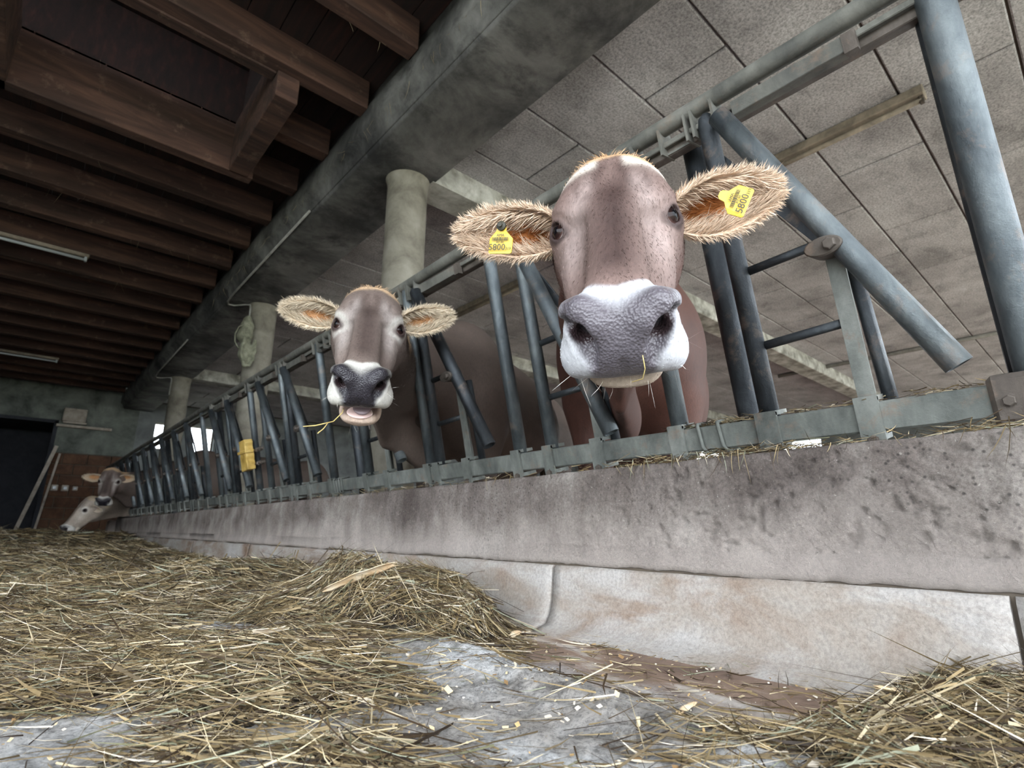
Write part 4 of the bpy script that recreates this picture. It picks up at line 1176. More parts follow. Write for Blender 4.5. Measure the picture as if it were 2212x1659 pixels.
    # eyes
    for sx in (1, -1):
        c = EYE_C * np.array([sx, 1, 1]); dvec = EYE_D * np.array([sx, 1, 1])
        nu_, nv_ = 20, 28
        V2, F2, C2 = [], [], []
        a3, b3, d3 = frame_of(dvec)
        for i in range(nu_ + 1):
            th = math.pi * i / nu_
            bulge = 1.06 if th < 0.45 else 1.0
            for k in range(nv_):
                ph = 2 * math.pi * k / nv_
                V2.append(c + EYE_R * (d3 * math.cos(th) * bulge + math.sin(th) * (math.cos(ph) * a3 + math.sin(ph) * b3)))
                C2.append(srgb(10, 9, 12) if th < 0.42 else (srgb(34, 22, 20) if th < 0.72 else srgb(190, 180, 176) if th > 0.86 else srgb(70, 50, 46)))
        for i in range(nu_):
            for k in range(nv_): F2.append((i * nv_ + k, i * nv_ + (k + 1) % nv_, (i + 1) * nv_ + (k + 1) % nv_, (i + 1) * nv_ + k))
        link('eye', mesh_with_cols('eye', toW(np.array(V2)), np.array(F2), None, np.array(C2), 1.0), M_EYE, root)
    return root, toW, R, ear_frames
def cow_body(head_pt, throat_pt, thru, S, heading=(1, 0, 0), neck_r=(0.10, 0.125, 0.15, 0.22), ground=0.0, brisket=None, length=1.55, dew=0.030, wither=None):
    """trunk: head_pt/throat_pt where the neck meets the head, thru a point inside the fence gap, S the middle of the shoulders"""
    hd = nrm(heading); lat = nrm(np.cross((0, 0, 1), hd)); upv = np.array([0, 0, 1.0])
    S = np.array(S, float); head_pt = np.array(head_pt, float); thru = np.array(thru, float); throat_pt = np.array(throat_pt, float)
    axs = [hd, lat, upv]
    W_ = S + upv * 0.22 - hd * 0.05
    br = S - hd * 0.27 - upv * 0.28 if brisket is None else np.array(brisket, float)
    mid = thru * 0.5 + S * 0.5
    def f(P):
        d = chain(P, [head_pt, thru, mid + upv * 0.03, S], neck_r, 0.10)
        d = smin(d, chain(P, [head_pt + upv * 0.0, thru + upv * 0.10, W_], [0.085, 0.08, 0.12], 0.05), 0.12)
        # throat and dewlap
        th2 = thru - upv * 0.16
        d = smin(d, chain(P, [throat_pt, th2, br], [0.045, 0.05, 0.09], 0.05, (lat, 0.55)), 0.10)
        d = smin(d, chain(P, [throat_pt - upv * 0.02, th2 - upv * 0.07, br - upv * 0.02], [0.016, dew, dew * 1.6], 0.03, (lat, 0.5)), 0.05)
        # trunk
        d = smin(d, ell(P, S + upv * -0.02, (0.30, 0.245, 0.34), axs), 0.16)
        for sg in (1, -1): d = smin(d, ell(P, S + lat * sg * 0.16 - hd * 0.06 - upv * 0.10, (0.17, 0.10, 0.24), axs), 0.10)
        d = smin(d, ell(P, S + hd * (length * 0.47) - upv * 0.06, (length * 0.50, 0.34, 0.37), axs), 0.16)
        hip = S + hd * length + upv * 0.06
        d = smin(d, ell(P, hip, (0.28, 0.27, 0.27), axs), 0.16)
        d = smin(d, cap(P, W_, hip + upv * 0.14, 0.11, 0.11), 0.15)
        for sg in (1, -1):
            a = S + lat * sg * 0.15 - hd * 0.05 - upv * 0.25
            d = smin(d, chain(P, [a, np.array([a[0], a[1], ground + 0.42]) + hd * 0.0, np.array([a[0], a[1], ground + 0.12]), np.array([a[0], a[1], ground + 0.03])], [0.11, 0.058, 0.042, 0.062], 0.03), 0.06)
            b = hip + lat * sg * 0.17 - upv * 0.12
            d = smin(d, chain(P, [b, b + np.array([0, 0, -0.30]) - hd * 0.05, np.array([b[0], b[1], ground + 0.48]) + hd * 0.13, np.array([b[0], b[1], ground + 0.12]) + hd * 0.08, np.array([b[0], b[1], ground + 0.03]) + hd * 0.05], [0.16, 0.11, 0.055, 0.043, 0.062], 0.04), 0.08)
        # tail
        d = smin(d, chain(P, [hip + hd * 0.24 + upv * 0.12, hip + hd * 0.36 - upv * 0.10, hip + hd * 0.36 - upv * 0.65], [0.035, 0.025, 0.02], 0.02), 0.03)
        return d
    f.ground = (S + hd * length * 0.5)
    pts = np.array([S - hd * 0.6 - lat * 0.5, S - hd * 0.6 + lat * 0.5, S + hd * (length + 0.45) - lat * 0.5, S + hd * (length + 0.45) + lat * 0.5, head_pt, thru - upv * 0.3])
    lo = pts.min(0) - 0.06; hi = pts.max(0) + 0.06
    lo[2] = ground - 0.03; hi[2] = max(S[2] + 0.50, head_pt[2] + 0.2)
    f.box = (lo, hi)
    return f

def w_of(R, T, L, s=1.0): return np.array(R) @ (np.array(L, float) * s) + np.array(T)

# ---- the big cow in front
R1 = [[-0.56475, -0.33944, -0.75223], [0.82504, -0.25352, -0.50501], [-0.01929, -0.90582, 0.42322]]
T1 = np.array([0.7337, 0.5384, 0.9623])
hp, tp = w_of(R1, T1, (0, 0.10, -0.16)), w_of(R1, T1, (0, 0.19, -0.235))
thru = np.array([1.12, 0.83, 0.80])
b1 = cow_body(hp, tp, thru, (1.76, 1.24, 0.96), (0.85, 0.53, 0), (0.10, 0.125, 0.16, 0.24), brisket=(1.42, 1.03, 0.60), dew=0.03)
cut1 = (hp * 0.35 + thru * 0.65, thru - hp)
ears1 = [((0.092, 0.108, -0.112), (0.303, 0.128, -0.062), (0.10, 0.75, 0.65), 0.046, 0.3), ((-0.092, 0.108, -0.112), (-0.294, 0.078, -0.096), (-0.05, 0.80, 0.55), 0.051, 0.5)]
cow1, toW1, R1m, ef1 = make_cow('cow', 'large brown cow with yellow ear tags and a broad white muzzle', R1, T1, 1.0, b1, 'warm', 0.0034, 0.014, cut1, ears1, 0.0, True, 1.0, (), b1.box, hair_seed=3)

# ---- the second cow, chewing with its mouth open
R2 = [[-0.87791, -0.25927, -0.40255], [0.47826, -0.43384, -0.76358], [0.02333, -0.86288, 0.50487]]
T2 = np.array([0.7991, 1.6106, 1.0768])
hp, tp = w_of(R2, T2, (0, 0.10, -0.16)), w_of(R2, T2, (0, 0.19, -0.235))
thru = np.array([1.12, 2.05, 0.84])
b2 = cow_body(hp, tp, thru, (1.72, 2.33, 0.97), (0.85, 0.50, 0), (0.10, 0.125, 0.16, 0.24), brisket=(1.36, 2.10, 0.58), dew=0.03)
cut2 = (hp * 0.35 + thru * 0.65, thru - hp)
ears2 = [((0.092, 0.088, -0.108), (0.286, 0.098, -0.076), (0.10, 0.75, 0.65), 0.044, 0.3), ((-0.092, 0.088, -0.108), (-0.280, 0.054, -0.064), (-0.10, 0.75, 0.65), 0.044, 0.3)]
cow2, toW2, R2m, ef2 = make_cow('cow', 'grey-brown cow chewing with open mouth, a straw stalk between its lips', R2, T2, 1.0, b2, 'grey', 0.0040, 0.016, cut2, ears2, 0.055, False, 0.8, (), b2.box, hair_seed=5)

# ---- two cows at the far end of the fence
def look_frame(y, z):
    y = nrm(y); z = np.array(z, float); z = nrm(z - y * (z @ y)); return np.stack([np.cross(y, z), y, z], 1)
R3 = look_frame((-0.10, -0.35, -0.95), (-0.25, -0.9, 0.35)); T3 = np.array([0.87, 8.90, 1.02])
hp, tp = w_of(R3, T3, (0, 0.10, -0.16)), w_of(R3, T3, (0, 0.19, -0.235))
b3 = cow_body(hp, tp, (1.14, 9.08, 0.78), (1.95, 8.80, 0.95), brisket=(1.5, 8.98, 0.55))
cut3 = (hp * 0.35 + np.array([1.14, 9.08, 0.78]) * 0.65, np.array([1.14, 9.08, 0.78]) - hp)
ears3 = [((0.09, 0.09, -0.108), (0.295, 0.10, -0.07), (0.10, 0.75, 0.65), 0.052, 0.3), ((-0.09, 0.09, -0.108), (-0.295, 0.09, -0.07), (-0.10, 0.75, 0.65), 0.052, 0.3)]
make_cow('cow', 'dark-faced cow looking over at the far end of the fence', R3, T3, 1.0, b3, 'grey', 0.008, 0.025, cut3, ears3, 0.0, False, 0.12, (), b3.box, hair_seed=6)
R4 = look_frame((-0.44, -0.05, -0.88), (-0.88, -0.25, 0.40)); T4 = np.array([0.70, 9.20, 0.66])
hp, tp = w_of(R4, T4, (0, 0.10, -0.16)), w_of(R4, T4, (0, 0.19, -0.235))
b4 = cow_body(hp, tp, (1.16, 9.56, 0.66), (2.0, 9.58, 0.92), brisket=(1.5, 9.57, 0.50), neck_r=(0.10, 0.13, 0.17, 0.24))
cut4 = (hp * 0.35 + np.array([1.16, 9.56, 0.66]) * 0.65, np.array([1.16, 9.56, 0.66]) - hp)
ears4 = [((0.09, 0.09, -0.108), (0.27, 0.09, -0.17), (0.3, 0.75, 0.3), 0.050, 0.3), ((-0.09, 0.09, -0.108), (-0.27, 0.09, -0.17), (-0.3, 0.75, 0.3), 0.050, 0.3)]
make_cow('cow', 'pale cow at the far fence end lowering its head into the hay', R4, T4, 1.0, b4, 'pale', 0.008, 0.025, cut4, ears4, 0.0, False, 0.12, (), b4.box, hair_seed=8)
# ================================================================== HAY AND STRAW
rng = np.random.default_rng(11)
def g2(x, y, cx, cy, rx, ry, a=0.0):
    ca, sa = math.cos(a), math.sin(a)
    u = ((x - cx) * ca + (y - cy) * sa) / rx; v = (-(x - cx) * sa + (y - cy) * ca) / ry
    return np.exp(-(u * u + v * v))
def bump2(x, y, cx, cy, rx, ry):
    r2 = ((x - cx) / rx) ** 2 + ((y - cy) / ry) ** 2
    return np.clip(1 - r2, 0, 1) ** 0.6
def hay_h(x, y):
    h = -0.0185 + 0.034 * fbm(x * 2.6 + 3, y * 2.6, 4, 51) + 0.010 * np.clip((0.78 - x) / 0.25, 0, 1) * np.clip((y - 0.45) / 0.3, 0, 1)
    h = h + 0.020 * (fbm(x * 7 + 1, y * 4, 3, 55) - 0.5)
    h = h + 0.125 * bump2(x, y, 0.88, 1.45, 0.23, 0.34)            # heap in front of the second cow
    h = h + 0.060 * g2(x, y, 0.72, 1.70, 0.16, 0.22)
    h = h + 0.085 * g2(x, y, 0.70, 2.55, 0.30, 0.34)
    h = h + 0.045 * g2(x, y, 0.98, 2.6, 0.16, 0.9)
    h = h + 0.050 * g2(x, y, 0.22, 2.9, 0.35, 0.5)
    far = np.clip((y - 3.2) / 5.5, 0, 1)
    h = h + far * (0.20 + 0.12 * (fbm(x * 1.4, y * 1.1, 3, 61) - 0.5) - 0.05 * np.clip(x - 0.6, 0, 1))
    h = h + 0.055 * g2(x, y, 1.10, 0.12, 0.28, 0.22) + 0.03 * g2(x, y, 0.80, 0.20, 0.16, 0.14)   # heap at the near wall
    h = h + 0.030 * g2(x, y, 0.845, 0.605, 0.055, 0.06)               # small tuft in the gutter
    # bare places
    for cx, cy, rx, ry, k in ((0.53, 0.60, 0.13, 0.10, 0.032), (0.66, 0.74, 0.11, 0.22, 0.06), (0.42, 1.54, 0.09, 0.17, 0.040), (0.06, 0.90, 0.10, 0.08, 0.030), (0.30, 0.72, 0.06, 0.05, 0.022), (0.95, 0.62, 0.14, 0.26, 0.05), (0.22, 2.0, 0.14, 0.16, 0.02), (1.10, 0.75, 0.08, 0.35, 0.05)):
        h = h - k * g2(x, y, cx, cy, rx, ry)
    h = h + 0.012 * (fbm(x * 9, y * 9, 3, 71) - 0.5) * np.clip((h + 0.01) / 0.03, 0, 1)
    return h
def surf(x, y): return np.maximum(hay_h(x, y), 0) + np.where((x > -0.2) & (x < 1.2) & (y < 2.6) & (y > -0.2), floor_h(x, y), -0.03)
# bed of matted hay, coloured dark for the shade between the loose stalks
q = NT('hay_mat', 0.95)
c = q.ramp(q.noise(35, 8, 0.75, 0.6), [(0.3, srgb(34, 27, 18)), (0.5, srgb(72, 60, 42)), (0.7, srgb(112, 98, 72))])
q.color(c); q.bump(q.noise(70, 6, 0.8, 0.8), 1.0, 0.02); M_HAYMAT = q.m
xa = np.concatenate([np.arange(-3.4, -0.3, 0.06), np.arange(-0.3, 1.19, 0.014)])
ya = np.concatenate([np.arange(-0.2, 2.7, 0.014), np.arange(2.7, 13.4, 0.06)])
Xg, Yg = np.meshgrid(xa, ya); Hh = hay_h(Xg, Yg)
Zg = np.where(Hh > -0.004, surf(Xg, Yg) - 0.006, -0.05)
i = np.arange(Xg.size).reshape(Xg.shape)
Fq = np.stack([i[:-1, :-1], i[:-1, 1:], i[1:, 1:], i[1:, :-1]], -1).reshape(-1, 4)
keep = (Hh.reshape(-1)[Fq] > -0.01).any(1)
Fq = Fq[keep]; used = np.unique(Fq); re = np.full(Xg.size, -1); re[used] = np.arange(len(used))
Vv = np.stack([Xg, Yg, Zg], -1).reshape(-1, 3)[used]
hb = link('matted_hay', fast_mesh('matted_hay', Vv, re[Fq], True), M_HAYMAT)
props(hb, 'matted brown hay lying over the feed floor', 'hay', None, 'stuff')

q = NT('hay_stalk', 0.6, 0, 0.3); q.color(q.mix(1.0, q.attr(), q.ramp(q.noise(60), [(0.3, 0.8), (0.7, 1.15)]), 'MULTIPLY'))
tr = q.b.inputs; tr['Subsurface Weight'].default_value = 0.0
M_STALK = q.m
dim(M_STALK, (0.68, 0.65, 0.64)); dim(M_HAYMAT, (0.5, 0.48, 0.46))
PALH = np.array([srgb(100, 86, 60), srgb(126, 109, 76), srgb(160, 142, 104), srgb(200, 186, 152), srgb(68, 54, 37), srgb(48, 37, 26), srgb(118, 118, 92), srgb(156, 160, 138), srgb(222, 212, 190)])
PW = np.array([0.20, 0.18, 0.14, 0.11, 0.14, 0.08, 0.06, 0.04, 0.05])
def scatter(n, x0, x1, y0, y1, thresh=-0.006, sparse=0.05, lmul=1.0, wmul=1.0, pile=True, z_extra=0.0):
    x = rng.uniform(x0, x1, n); y = rng.uniform(y0, y1, n); h = hay_h(x, y)
    pr = np.clip((h - thresh) / 0.012, 0, 1) * 0.95 + sparse
    k = rng.random(n) < pr; x, y, h = x[k], y[k], h[k]; n = len(x)
    e = 0.01
    gx = (surf(x + e, y) - surf(x - e, y)) / (2 * e); gy = (surf(x, y + e) - surf(x, y - e)) / (2 * e)
    az = rng.uniform(0, 2 * math.pi, n)
    # stalks lie mostly along the alley in front, as raked
    az = np.where(rng.random(n) < 0.45, rng.normal(2.4, 0.5, n), az)
    ln = np.exp(rng.normal(math.log(0.055), 0.5, n)).clip(0.012, 0.22) * lmul
    dx, dy = np.cos(az), np.sin(az)
    steep = np.clip(np.abs(gx) + np.abs(gy), 0, 1.0)
    dz = (gx * dx + gy * dy) + rng.normal(0, 0.10 + 0.22 * steep, n) * np.where(h > 0.01, 1, 0.4)
    dz = np.where((rng.random(n) < 0.06) & (h > 0.004), dz + rng.normal(0.45, 0.3, n), dz)
    d = np.stack([dx, dy, dz], 1); d /= np.linalg.norm(d, axis=1)[:, None]
    z = surf(x, y) + rng.random(n) ** 2 * 0.014 * np.where(h > 0.005, 1, 0.25) + 0.0012 + z_extra
    c = np.stack([x, y, z], 1)
    tip = c + d * ln[:, None] * 0.5; root = c - d * ln[:, None] * 0.5
    for a in (tip, root): a[:, 2] = np.maximum(a[:, 2], surf(a[:, 0], a[:, 1]) + 0.0008)
    tip[:, 0] = np.minimum(tip[:, 0], 1.185); root[:, 0] = np.minimum(root[:, 0], 1.185)
    w = np.exp(rng.normal(math.log(0.0010), 0.45, n)).clip(0.0004, 0.0032) * wmul
    cl_ = PALH[rng.choice(len(PALH), n, p=PW)] * (0.75 + 0.5 * rng.random((n, 1)))
    bend = rng.normal(size=(n, 3)) * (ln * 0.10)[:, None]; bend[:, 2] = np.abs(bend[:, 2])
    return root, tip, w, cl_, bend
sets = [scatter(64000, -0.15, 1.19, 0.05, 1.9, wmul=0.9), scatter(34000, -0.6, 1.19, 1.9, 3.6, wmul=1.25, lmul=1.1), scatter(26000, -1.2, 1.19, 3.6, 7.0, wmul=2.0, lmul=1.5), scatter(12000, -1.8, 1.15, 7.0, 12.5, wmul=3.2, lmul=1.9),
        scatter(9000, 0.62, 1.18, 1.1, 1.8, thresh=0.03, sparse=0, wmul=1.1, lmul=1.1, z_extra=0.006), scatter(6000, 0.75, 1.19, 0.0, 0.42, thresh=0.012, sparse=0, wmul=1.3, lmul=1.3, z_extra=0.004)]
rt, tp_, w, cl_, bd = [np.concatenate(a) for a in zip(*sets)]
hv, hf_, hc = ribbons(rt, tp_, w, cl_, np.clip(cl_ * 1.1, 0, 1), bd, 2)
o = link('loose_hay', fast_mesh('loose_hay', hv, hf_, False, hc), M_STALK)
props(o, 'loose hay and straw stalks strewn over the feed floor', 'hay', None, 'stuff')
# chaff: small pale flakes
n = 6500
x = rng.uniform(-0.1, 1.18, n); y = rng.uniform(0.1, 3.2, n) ** 1.0
z = surf(x, y) + 0.002
ang = rng.uniform(0, 6.28, n); sz = np.exp(rng.normal(math.log(0.0022), 0.5, n)).clip(0.0009, 0.0065)
tiltx, tilty = rng.normal(0, 0.35, n), rng.normal(0, 0.35, n)
V = np.empty((n, 4, 3)); asp = rng.uniform(0.35, 0.9, n)
for k_, (a, b) in enumerate(((-1, -1), (1, -0.7), (0.8, 1), (-0.9, 0.8))):
    lx = a * sz; ly = b * sz * asp
    V[:, k_, 0] = x + lx * np.cos(ang) - ly * np.sin(ang); V[:, k_, 1] = y + lx * np.sin(ang) + ly * np.cos(ang); V[:, k_, 2] = z + lx * tiltx + ly * tilty + sz * 0.4
cf = np.repeat((np.array([srgb(226, 208, 170), srgb(240, 232, 214), srgb(200, 170, 120), srgb(160, 130, 90)])[rng.choice(4, n, p=[0.4, 0.25, 0.2, 0.15])]), 4, 0)
V[:, :, 0] = np.minimum(V[:, :, 0], 1.185)
o = link('chaff', fast_mesh('chaff', V.reshape(-1, 3), np.arange(4 * n).reshape(n, 4), False, cf), M_STALK)
props(o, 'pale chaff and crumbs scattered between the hay stalks', 'chaff', None, 'stuff')
# straw caught on the wall edge and the bottom rail
n = 1500
y = np.concatenate([rng.normal(0.62, 0.16, 800), rng.uniform(0.05, 3.0, 500), rng.normal(0.12, 0.05, 200)]); n = len(y)
x = 1.20 + rng.random(n) ** 1.5 * 0.10; z = 0.413 - 0.003 * y + rng.random(n) ** 2 * 0.018
az = np.where(rng.random(n) < 0.6, rng.normal(math.pi / 2, 0.4, n), rng.uniform(0, 6.28, n)); ln = np.exp(rng.normal(math.log(0.03), 0.5, n)).clip(0.008, 0.1)
d = np.stack([np.cos(az) * 0.6, np.sin(az), rng.normal(0, 0.2, n)], 1); hang = rng.random(n) < 0.06
d[hang] = np.stack([rng.normal(-0.05, 0.06, hang.sum()), rng.normal(0, 0.35, hang.sum()), np.full(hang.sum(), -1.0)], 1); x[hang] = 1.192
c = np.stack([x, y, z], 1); d /= np.linalg.norm(d, axis=1)[:, None]
cl_ = PALH[rng.choice(len(PALH), n, p=PW)] * (0.8 + 0.5 * rng.random((n, 1)))
r0 = c - d * (ln * np.where(hang, 0.0, 0.5))[:, None]; r1 = c + d * (ln * np.where(hang, 1.0, 0.5))[:, None]
for a in (r0, r1): a[~hang, 2] = np.maximum(a[~hang, 2], 0.410 - 0.003 * a[~hang, 1])
hv, hf_, hc = ribbons(r0, r1, np.full(n, 0.0009), cl_, cl_, rng.normal(size=(n, 3)) * 0.006, 3)
o = link('wall_top_straw', fast_mesh('wall_top_straw', hv, hf_, False, hc), M_STALK)
props(o, 'straw bits caught on top of the feed wall under the fence rail', 'straw', None, 'stuff')
# straw and dirt lying on the rail between the clamps
n = 420
y = np.concatenate([rng.uniform(0.5, 0.78, 300), rng.uniform(0.09, 0.5, 120)]); n = len(y)
c = np.array([fp(a, 0.031 + 0.010 * r1 ** 2, -0.02 + 0.045 * r2) for a, r1, r2 in zip(y, rng.random(n), rng.random(n))])
az = rng.normal(math.pi / 2, 0.6, n); ln = np.exp(rng.normal(math.log(0.022), 0.5, n)).clip(0.006, 0.07)
d = np.stack([np.cos(az), np.sin(az), rng.normal(0, 0.15, n)], 1)
cl_ = PALH[rng.choice(len(PALH), n, p=PW)] * (0.5 + 0.4 * rng.random((n, 1)))
hv, hf_, hc = ribbons(c - d * (ln * 0.5)[:, None], c + d * (ln * 0.5)[:, None], np.full(n, 0.0012), cl_, cl_, rng.normal(size=(n, 3)) * 0.004, 3)
o = link('rail_straw', fast_mesh('rail_straw', hv, hf_, False, hc), M_STALK)
props(o, 'dusty straw and dirt lying on the bottom rail of the fence', 'straw', None, 'stuff')
# strands hanging from joists and beam edge
n = 150
x = rng.uniform(-1.0, 1.26, n); y = rng.choice(np.array(jy[6:16]), n) + rng.choice([-0.05, 0.05], n); z = np.full(n, ZJ + 0.01)
kk = rng.random(n) < 0.5; x[kk] = 1.265; y[kk] = rng.uniform(1.4, 6.5, kk.sum()); z[kk] = ZS + 0.12
ln = np.exp(rng.normal(math.log(0.05), 0.6, n)).clip(0.02, 0.2)
d = np.stack([rng.normal(0, 0.25, n), rng.normal(0, 0.25, n), np.full(n, -1.0)], 1)
c = np.stack([x, y, z], 1); cl_ = np.tile(np.array(srgb(170, 156, 128)), (n, 1)) * (0.6 + 0.6 * rng.random((n, 1)))
hv, hf_, hc = ribbons(c, c + d * ln[:, None], np.full(n, 0.0012), cl_, cl_, rng.normal(size=(n, 3)) * 0.03, 4)
o = link('cobweb_strands', fast_mesh('cobweb_strands', hv, hf_, False, hc), M_STALK)
props(o, 'dusty straw and cobweb strands hanging from the joists and beam', 'cobweb', None, 'stuff')
# ================================================================== SMALL THINGS
def text_mesh(txt, size):
    cu = bpy.data.curves.new('t', 'FONT'); cu.body = txt; cu.size = size; cu.align_x = 'CENTER'; cu.align_y = 'CENTER'; cu.extrude = 0.0003; cu.resolution_u = 2
    ob = bpy.data.objects.new('t', cu); COL.objects.link(ob)
    dg = bpy.context.evaluated_depsgraph_get()
    me = bpy.data.meshes.new_from_object(ob.evaluated_get(dg))
    n = len(me.vertices); co = np.empty(n * 3, np.float32); me.vertices.foreach_get('co', co)
    fc = [tuple(p.vertices) for p in me.polygons]
    bpy.data.objects.remove(ob); bpy.data.curves.remove(cu); bpy.data.meshes.remove(me)
    return co.reshape(-1, 3), fc

def ear_tag(cow, c, rt, up_, w=0.046, h=0.050, label=None, button=True):
    rt = nrm(rt); up_ = nrm(np.array(up_) - rt * (np.array(up_) @ rt)); nn = np.cross(rt, up_)
    c = np.array(c, float)
    P = lambda a, b, d=0.0: c + rt * a + up_ * b + nn * d
    out = [(-w / 2, -h / 2 + 0.003), (-w / 2 + 0.003, -h / 2), (w / 2 - 0.003, -h / 2), (w / 2, -h / 2 + 0.003), (w / 2, h * 0.10), (w * 0.34, h * 0.26), (0.010, h * 0.38), (0.008, h * 0.60), (0.004, h * 0.68), (-0.004, h * 0.68), (-0.008, h * 0.60), (-0.010, h * 0.38), (-w * 0.34, h * 0.26), (-w / 2, h * 0.10)]
    bend = lambda a, b: 0.004 * (a / w * 2) ** 2
    n = len(out)
    V = [P(a, b, -bend(a, b)) for a, b in out] + [P(a, b, -bend(a, b) - 0.0022) for a, b in out]
    me = mesh('ear_tag', V, [tuple(range(n)), tuple(range(n, 2 * n))[::-1]] + [(k, k + n, (k + 1) % n + n, (k + 1) % n) for k in range(n)])
    bm = bmesh.new(); bm.from_mesh(me); bmesh.ops.triangulate(bm, faces=[f for f in bm.faces if len(f.verts) > 4]); bmesh.ops.recalc_face_normals(bm, faces=bm.faces[:]); bm.to_mesh(me); bm.free()
    tg = link('ear_tag', me, M_TAG, cow)
    if label: tg['label'] = label
    def pr(name, txt, size, a, b):
        v, f = text_mesh(txt, size)
        link(name, mesh(name, [P(a + x, b + y, 0.0012 + z) for x, y, z in v], f), M_PRINT, tg)
    pr('number_print', '5800', 0.0170, -0.005, -h * 0.28)
    pr('small_number_print', '319', 0.0075, 0.0175, -h * 0.33)
    pr('country_print', 'AT 50', 0.0056, 0.0, -h * 0.075)
    pr('maker_print', 'AMA', 0.0070, 0.0, h * 0.20)
    bars = []
    x = -0.016
    r_ = random.Random(4)
    while x < 0.016:
        bw_ = r_.choice((0.0005, 0.0008, 0.0012)); 
        bars.append(obox_vf(P(x, h * 0.055, 0.0012), [rt, up_, nn], (bw_ / 2, 0.0032, 0.0003))); x += bw_ + r_.choice((0.0006, 0.001))
    link('bar_print', mesh('bar_print', *join_vf(bars)), M_PRINT, tg)['kind'] = 'stuff'
    if button:
        v, f = tube_vf([P(0, h * 0.56, -0.001), P(0, h * 0.56, 0.004), P(0, h * 0.56, 0.006), P(0, h * 0.56, 0.010)], [0.009, 0.009, 0.0045, 0.004], 14)
        link('button', mesh('button', v, f), M_PRINT, tg)
R1a = np.array(R1)
ear_tag(cow1, w_of(R1, T1, (0.208, 0.192, -0.046)), -R1a[:, 0] * 0.98 + R1a[:, 1] * 0.20, -R1a[:, 1] * 0.8 + R1a[:, 2] * 0.55, 0.046, 0.048, 'yellow ear tag with black number and black button')
rt_ = -R1a[:, 0] * 0.45 - R1a[:, 1] * 0.72 + R1a[:, 2] * 0.52
ear_tag(cow1, w_of(R1, T1, (-0.206, 0.176, -0.042)), rt_, R1a[:, 0] * 0.85 - R1a[:, 1] * 0.30 + R1a[:, 2] * 0.2, 0.052, 0.044, 'yellow ear tag turned on its side', False)

# tongue and lower gum of the second cow
def blob_mesh(name, c, r, ax, col, n1=14, n2=18):
    V, Fq = [], []
    for i in range(n1 + 1):
        th = math.pi * i / n1
        for k in range(n2):
            ph = 2 * math.pi * k / n2
            q_ = np.array([math.sin(th) * math.cos(ph), math.sin(th) * math.sin(ph), math.cos(th)])
            V.append(np.array(c) + sum(np.array(ax[j]) * r[j] * q_[j] for j in range(3)))
    for i in range(n1):
        for k in range(n2): Fq.append((i * n2 + k, (i + 1) * n2 + k, (i + 1) * n2 + (k + 1) % n2, i * n2 + (k + 1) % n2))
    return mesh_with_cols(name, np.array(V), np.array(Fq), None, np.tile(np.array(col), (len(V), 1)), 1.0)
R2a = np.array(R2)
link('tongue', blob_mesh('tongue', w_of(R2, T2, (-0.006, 0.445, -0.160)), (0.028, 0.030, 0.010), R2a.T, srgb(150, 132, 138)), M_WET, cow2)
link('lower_gum', blob_mesh('lower_gum', w_of(R2, T2, (0.0, 0.452, -0.176)), (0.040, 0.026, 0.007), R2a.T, srgb(226, 196, 190)), M_WET, cow2)

# stalk between its lips
q = NT('straw_yellow', 0.55); q.color(q.ramp(q.noise(40), [(0.3, srgb(176, 150, 84)), (0.7, srgb(214, 192, 128))])); M_STRAW = q.m
m0 = w_of(R2, T2, (0.046, 0.468, -0.142))
e0 = empty('straw_stalk', m0); props(e0, 'forked straw stalk hanging from the mouth of the chewing cow', 'straw')
tube('stem', [m0, (0.660, 1.470, 0.572), (0.640, 1.480, 0.545), (0.590, 1.480, 0.527), (0.555, 1.480, 0.520)], [0.0014, 0.0014, 0.0016, 0.0018, 0.0012], M_STRAW, e0, 6)
tube('side_stem', [(0.625, 1.480, 0.540), (0.612, 1.478, 0.520), (0.596, 1.476, 0.505)], [0.0012, 0.0014, 0.0018], M_STRAW, e0, 6)
nb0 = [w_of(R1, T1, L) for L in ((-0.028, 0.503, -0.055), (-0.030, 0.511, -0.075), (-0.026, 0.512, -0.095), (-0.010, 0.506, -0.108))]
props(tube('straw_wisp', nb0, 0.0007, M_STRAW, None, 5), 'thin straw wisp stuck on the nose of the brown cow', 'straw')

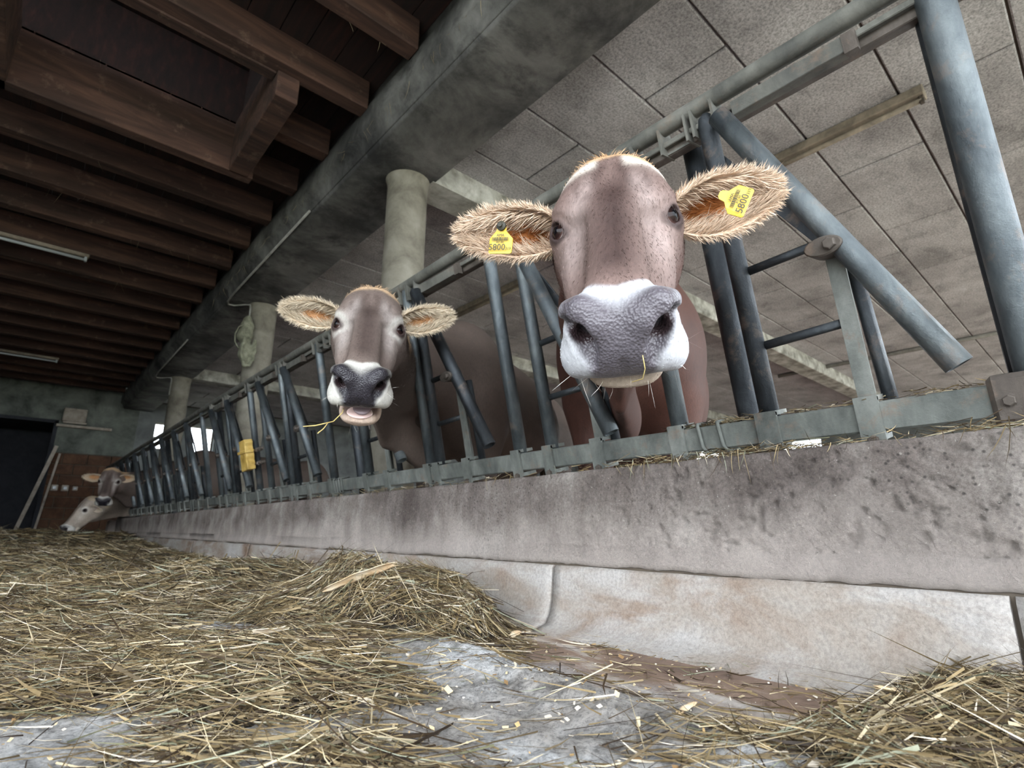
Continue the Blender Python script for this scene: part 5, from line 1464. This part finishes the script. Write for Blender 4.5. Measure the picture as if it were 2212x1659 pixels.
# pale maize husks lying on the hay
q = NT('maize_husk', 0.6, 0, 0.3); q.color(q.ramp(q.noise(22, 6, 0.6, 0.3), [(0.3, srgb(196, 158, 116)), (0.5, srgb(222, 196, 160)), (0.7, srgb(238, 224, 202))])); q.bump(q.noise(90, 4, 0.6, 0, (1, 1, 1)), 0.4, 0.002); M_HUSK = q.m
def husk(x, y, az, ln, wd_, label, lift=0.012, roll=0.3, curl=0.02, seed=0, pitch=0.0):
    r = np.random.default_rng(seed); nu_, nv_ = 16, 6
    d = np.array([math.cos(az), math.sin(az), pitch]); d /= np.linalg.norm(d)
    sd = np.array([-math.sin(az), math.cos(az), 0]); sd = sd * math.cos(roll) + np.array([0, 0, 1]) * math.sin(roll); nn = np.cross(d, sd)
    c = np.array([x, y, float(surf(np.array([x]), np.array([y]))[0]) + lift])
    V = []
    ends = r.uniform(-0.18, 0.10, (2, nv_ + 1))
    for lay in (0, 1):
        for i in range(nu_ + 1):
            t = i / nu_
            w = wd_ * (0.25 + 0.75 * math.sin(math.pi * min(1, 0.12 + 0.80 * t)) ** 0.7) * (1 + 0.12 * math.sin(t * 17 + seed))
            for j in range(nv_ + 1):
                s_ = j / nv_ * 2 - 1
                tt = t + (ends[0, j] * (t < 0.05) + ends[1, j] * (t > 0.95)) * 0.5
                V.append(c + d * ((tt - 0.5) * ln) + sd * (s_ * w / 2) + nn * (curl * (1 - s_ * s_) * 0.5 + curl * 0.8 * math.sin(t * 3 + seed) + 0.0012 * lay))
    N = (nu_ + 1) * (nv_ + 1); m_ = nv_ + 1; Fq = []
    for i in range(nu_):
        for j in range(nv_):
            a = i * m_ + j
            Fq.append((a, a + m_, a + m_ + 1, a + 1)); Fq.append((N + a, N + a + 1, N + a + m_ + 1, N + a + m_))
    rim = [j for j in range(m_)] + [i * m_ + nv_ for i in range(1, nu_ + 1)] + [nu_ * m_ + j for j in range(nv_ - 1, -1, -1)] + [i * m_ for i in range(nu_ - 1, 0, -1)]
    for a, b in zip(rim, rim[1:] + rim[:1]): Fq.append((a, b, N + b, N + a))
    o = link('maize_husk', mesh('maize_husk', V, Fq, True), M_HUSK)
    props(o, label, 'husk', 'maize husks on the hay'); return o
husk(0.70, 1.36, -0.55, 0.185, 0.040, 'long torn pale husk lying up the side of the hay heap', 0.040, -0.6, 0.008, 1, 0.42)
husk(0.60, 1.50, -1.05, 0.075, 0.012, 'narrow straight pale husk strip lying left of the hay heap', 0.030, -0.5, 0.002, 2)
husk(0.43, 1.21, 0.2, 0.065, 0.022, 'pale husk scrap in front of the bare white patch', 0.022, -0.6, 0.006, 3)
husk(0.56, 2.70, 0.3, 0.110, 0.045, 'folded pale husk beside the second hay mound', 0.034, -0.6, 0.02, 4)
husk(0.36, 2.95, 0.2, 0.080, 0.030, 'small pale husk farthest up the alley on the hay', 0.030, -0.6, 0.012, 5)
husk(1.00, 1.10, 0.4, 0.055, 0.020, 'short pale husk at the foot of the wall beside the heap', 0.006, 0.2, 0.006, 6)
husk(0.80, 0.50, 0.2, 0.085, 0.010, 'thin pale husk strip beside the small hay tuft', 0.012, 0.3, 0.003, 7)
husk(1.02, 0.27, -0.9, 0.080, 0.012, 'pale husk blade on the hay at the near end of the wall', 0.020, 0.3, 0.004, 8)

# dusty bundle of cloth and rope tied to the second column
def bundle_sdf(P):
    d = ell(P, (1.515, 5.90, 2.28), (0.065, 0.07, 0.16))
    d = smin(d, ell(P, (1.50, 5.90, 2.20), (0.075, 0.075, 0.07)), 0.04)
    d = smin(d, ell(P, (1.53, 5.88, 2.03), (0.075, 0.075, 0.12)), 0.03)
    for k in range(5):
        z0 = 2.08 - 0.0 * k; r_ = 0.045 + 0.018 * k
        a = [(1.535 + r_ * math.cos(t) * 0.55, 5.86 - 0.010 * k, 1.97 + 0.02 * k - r_ * 1.6 * math.sin(t)) for t in np.linspace(-0.6, math.pi + 0.6, 8)]
        d = smin(d, chain(P, a, [0.016] * 8, 0.008), 0.010)
    return d + 0.006 * np.sin(P[:, 0] * 60 + P[:, 2] * 25) * np.sin(P[:, 2] * 48)
vb_, qb_ = polygonise(bundle_sdf, (1.38, 5.72, 1.74), (1.72, 6.05, 2.50), 0.009)
qb_ = orient(bundle_sdf, vb_, qb_)
be_ = empty('cloth_bundle', (1.52, 5.9, 1.8)); props(be_, 'dusty greenish bundle of sacking and rope tied to a column', 'bundle')
link('sacking', fast_mesh('sacking', vb_, qb_, True), M_CLOTH, be_)
tube('cord', [(1.47, 5.86, 2.32), (1.425, 5.86, 2.28), (1.40, 5.86, 2.20), (1.405, 5.86, 2.12), (1.44, 5.86, 2.06), (1.47, 5.86, 2.05)], 0.006, M_CLOTH, be_, 7)
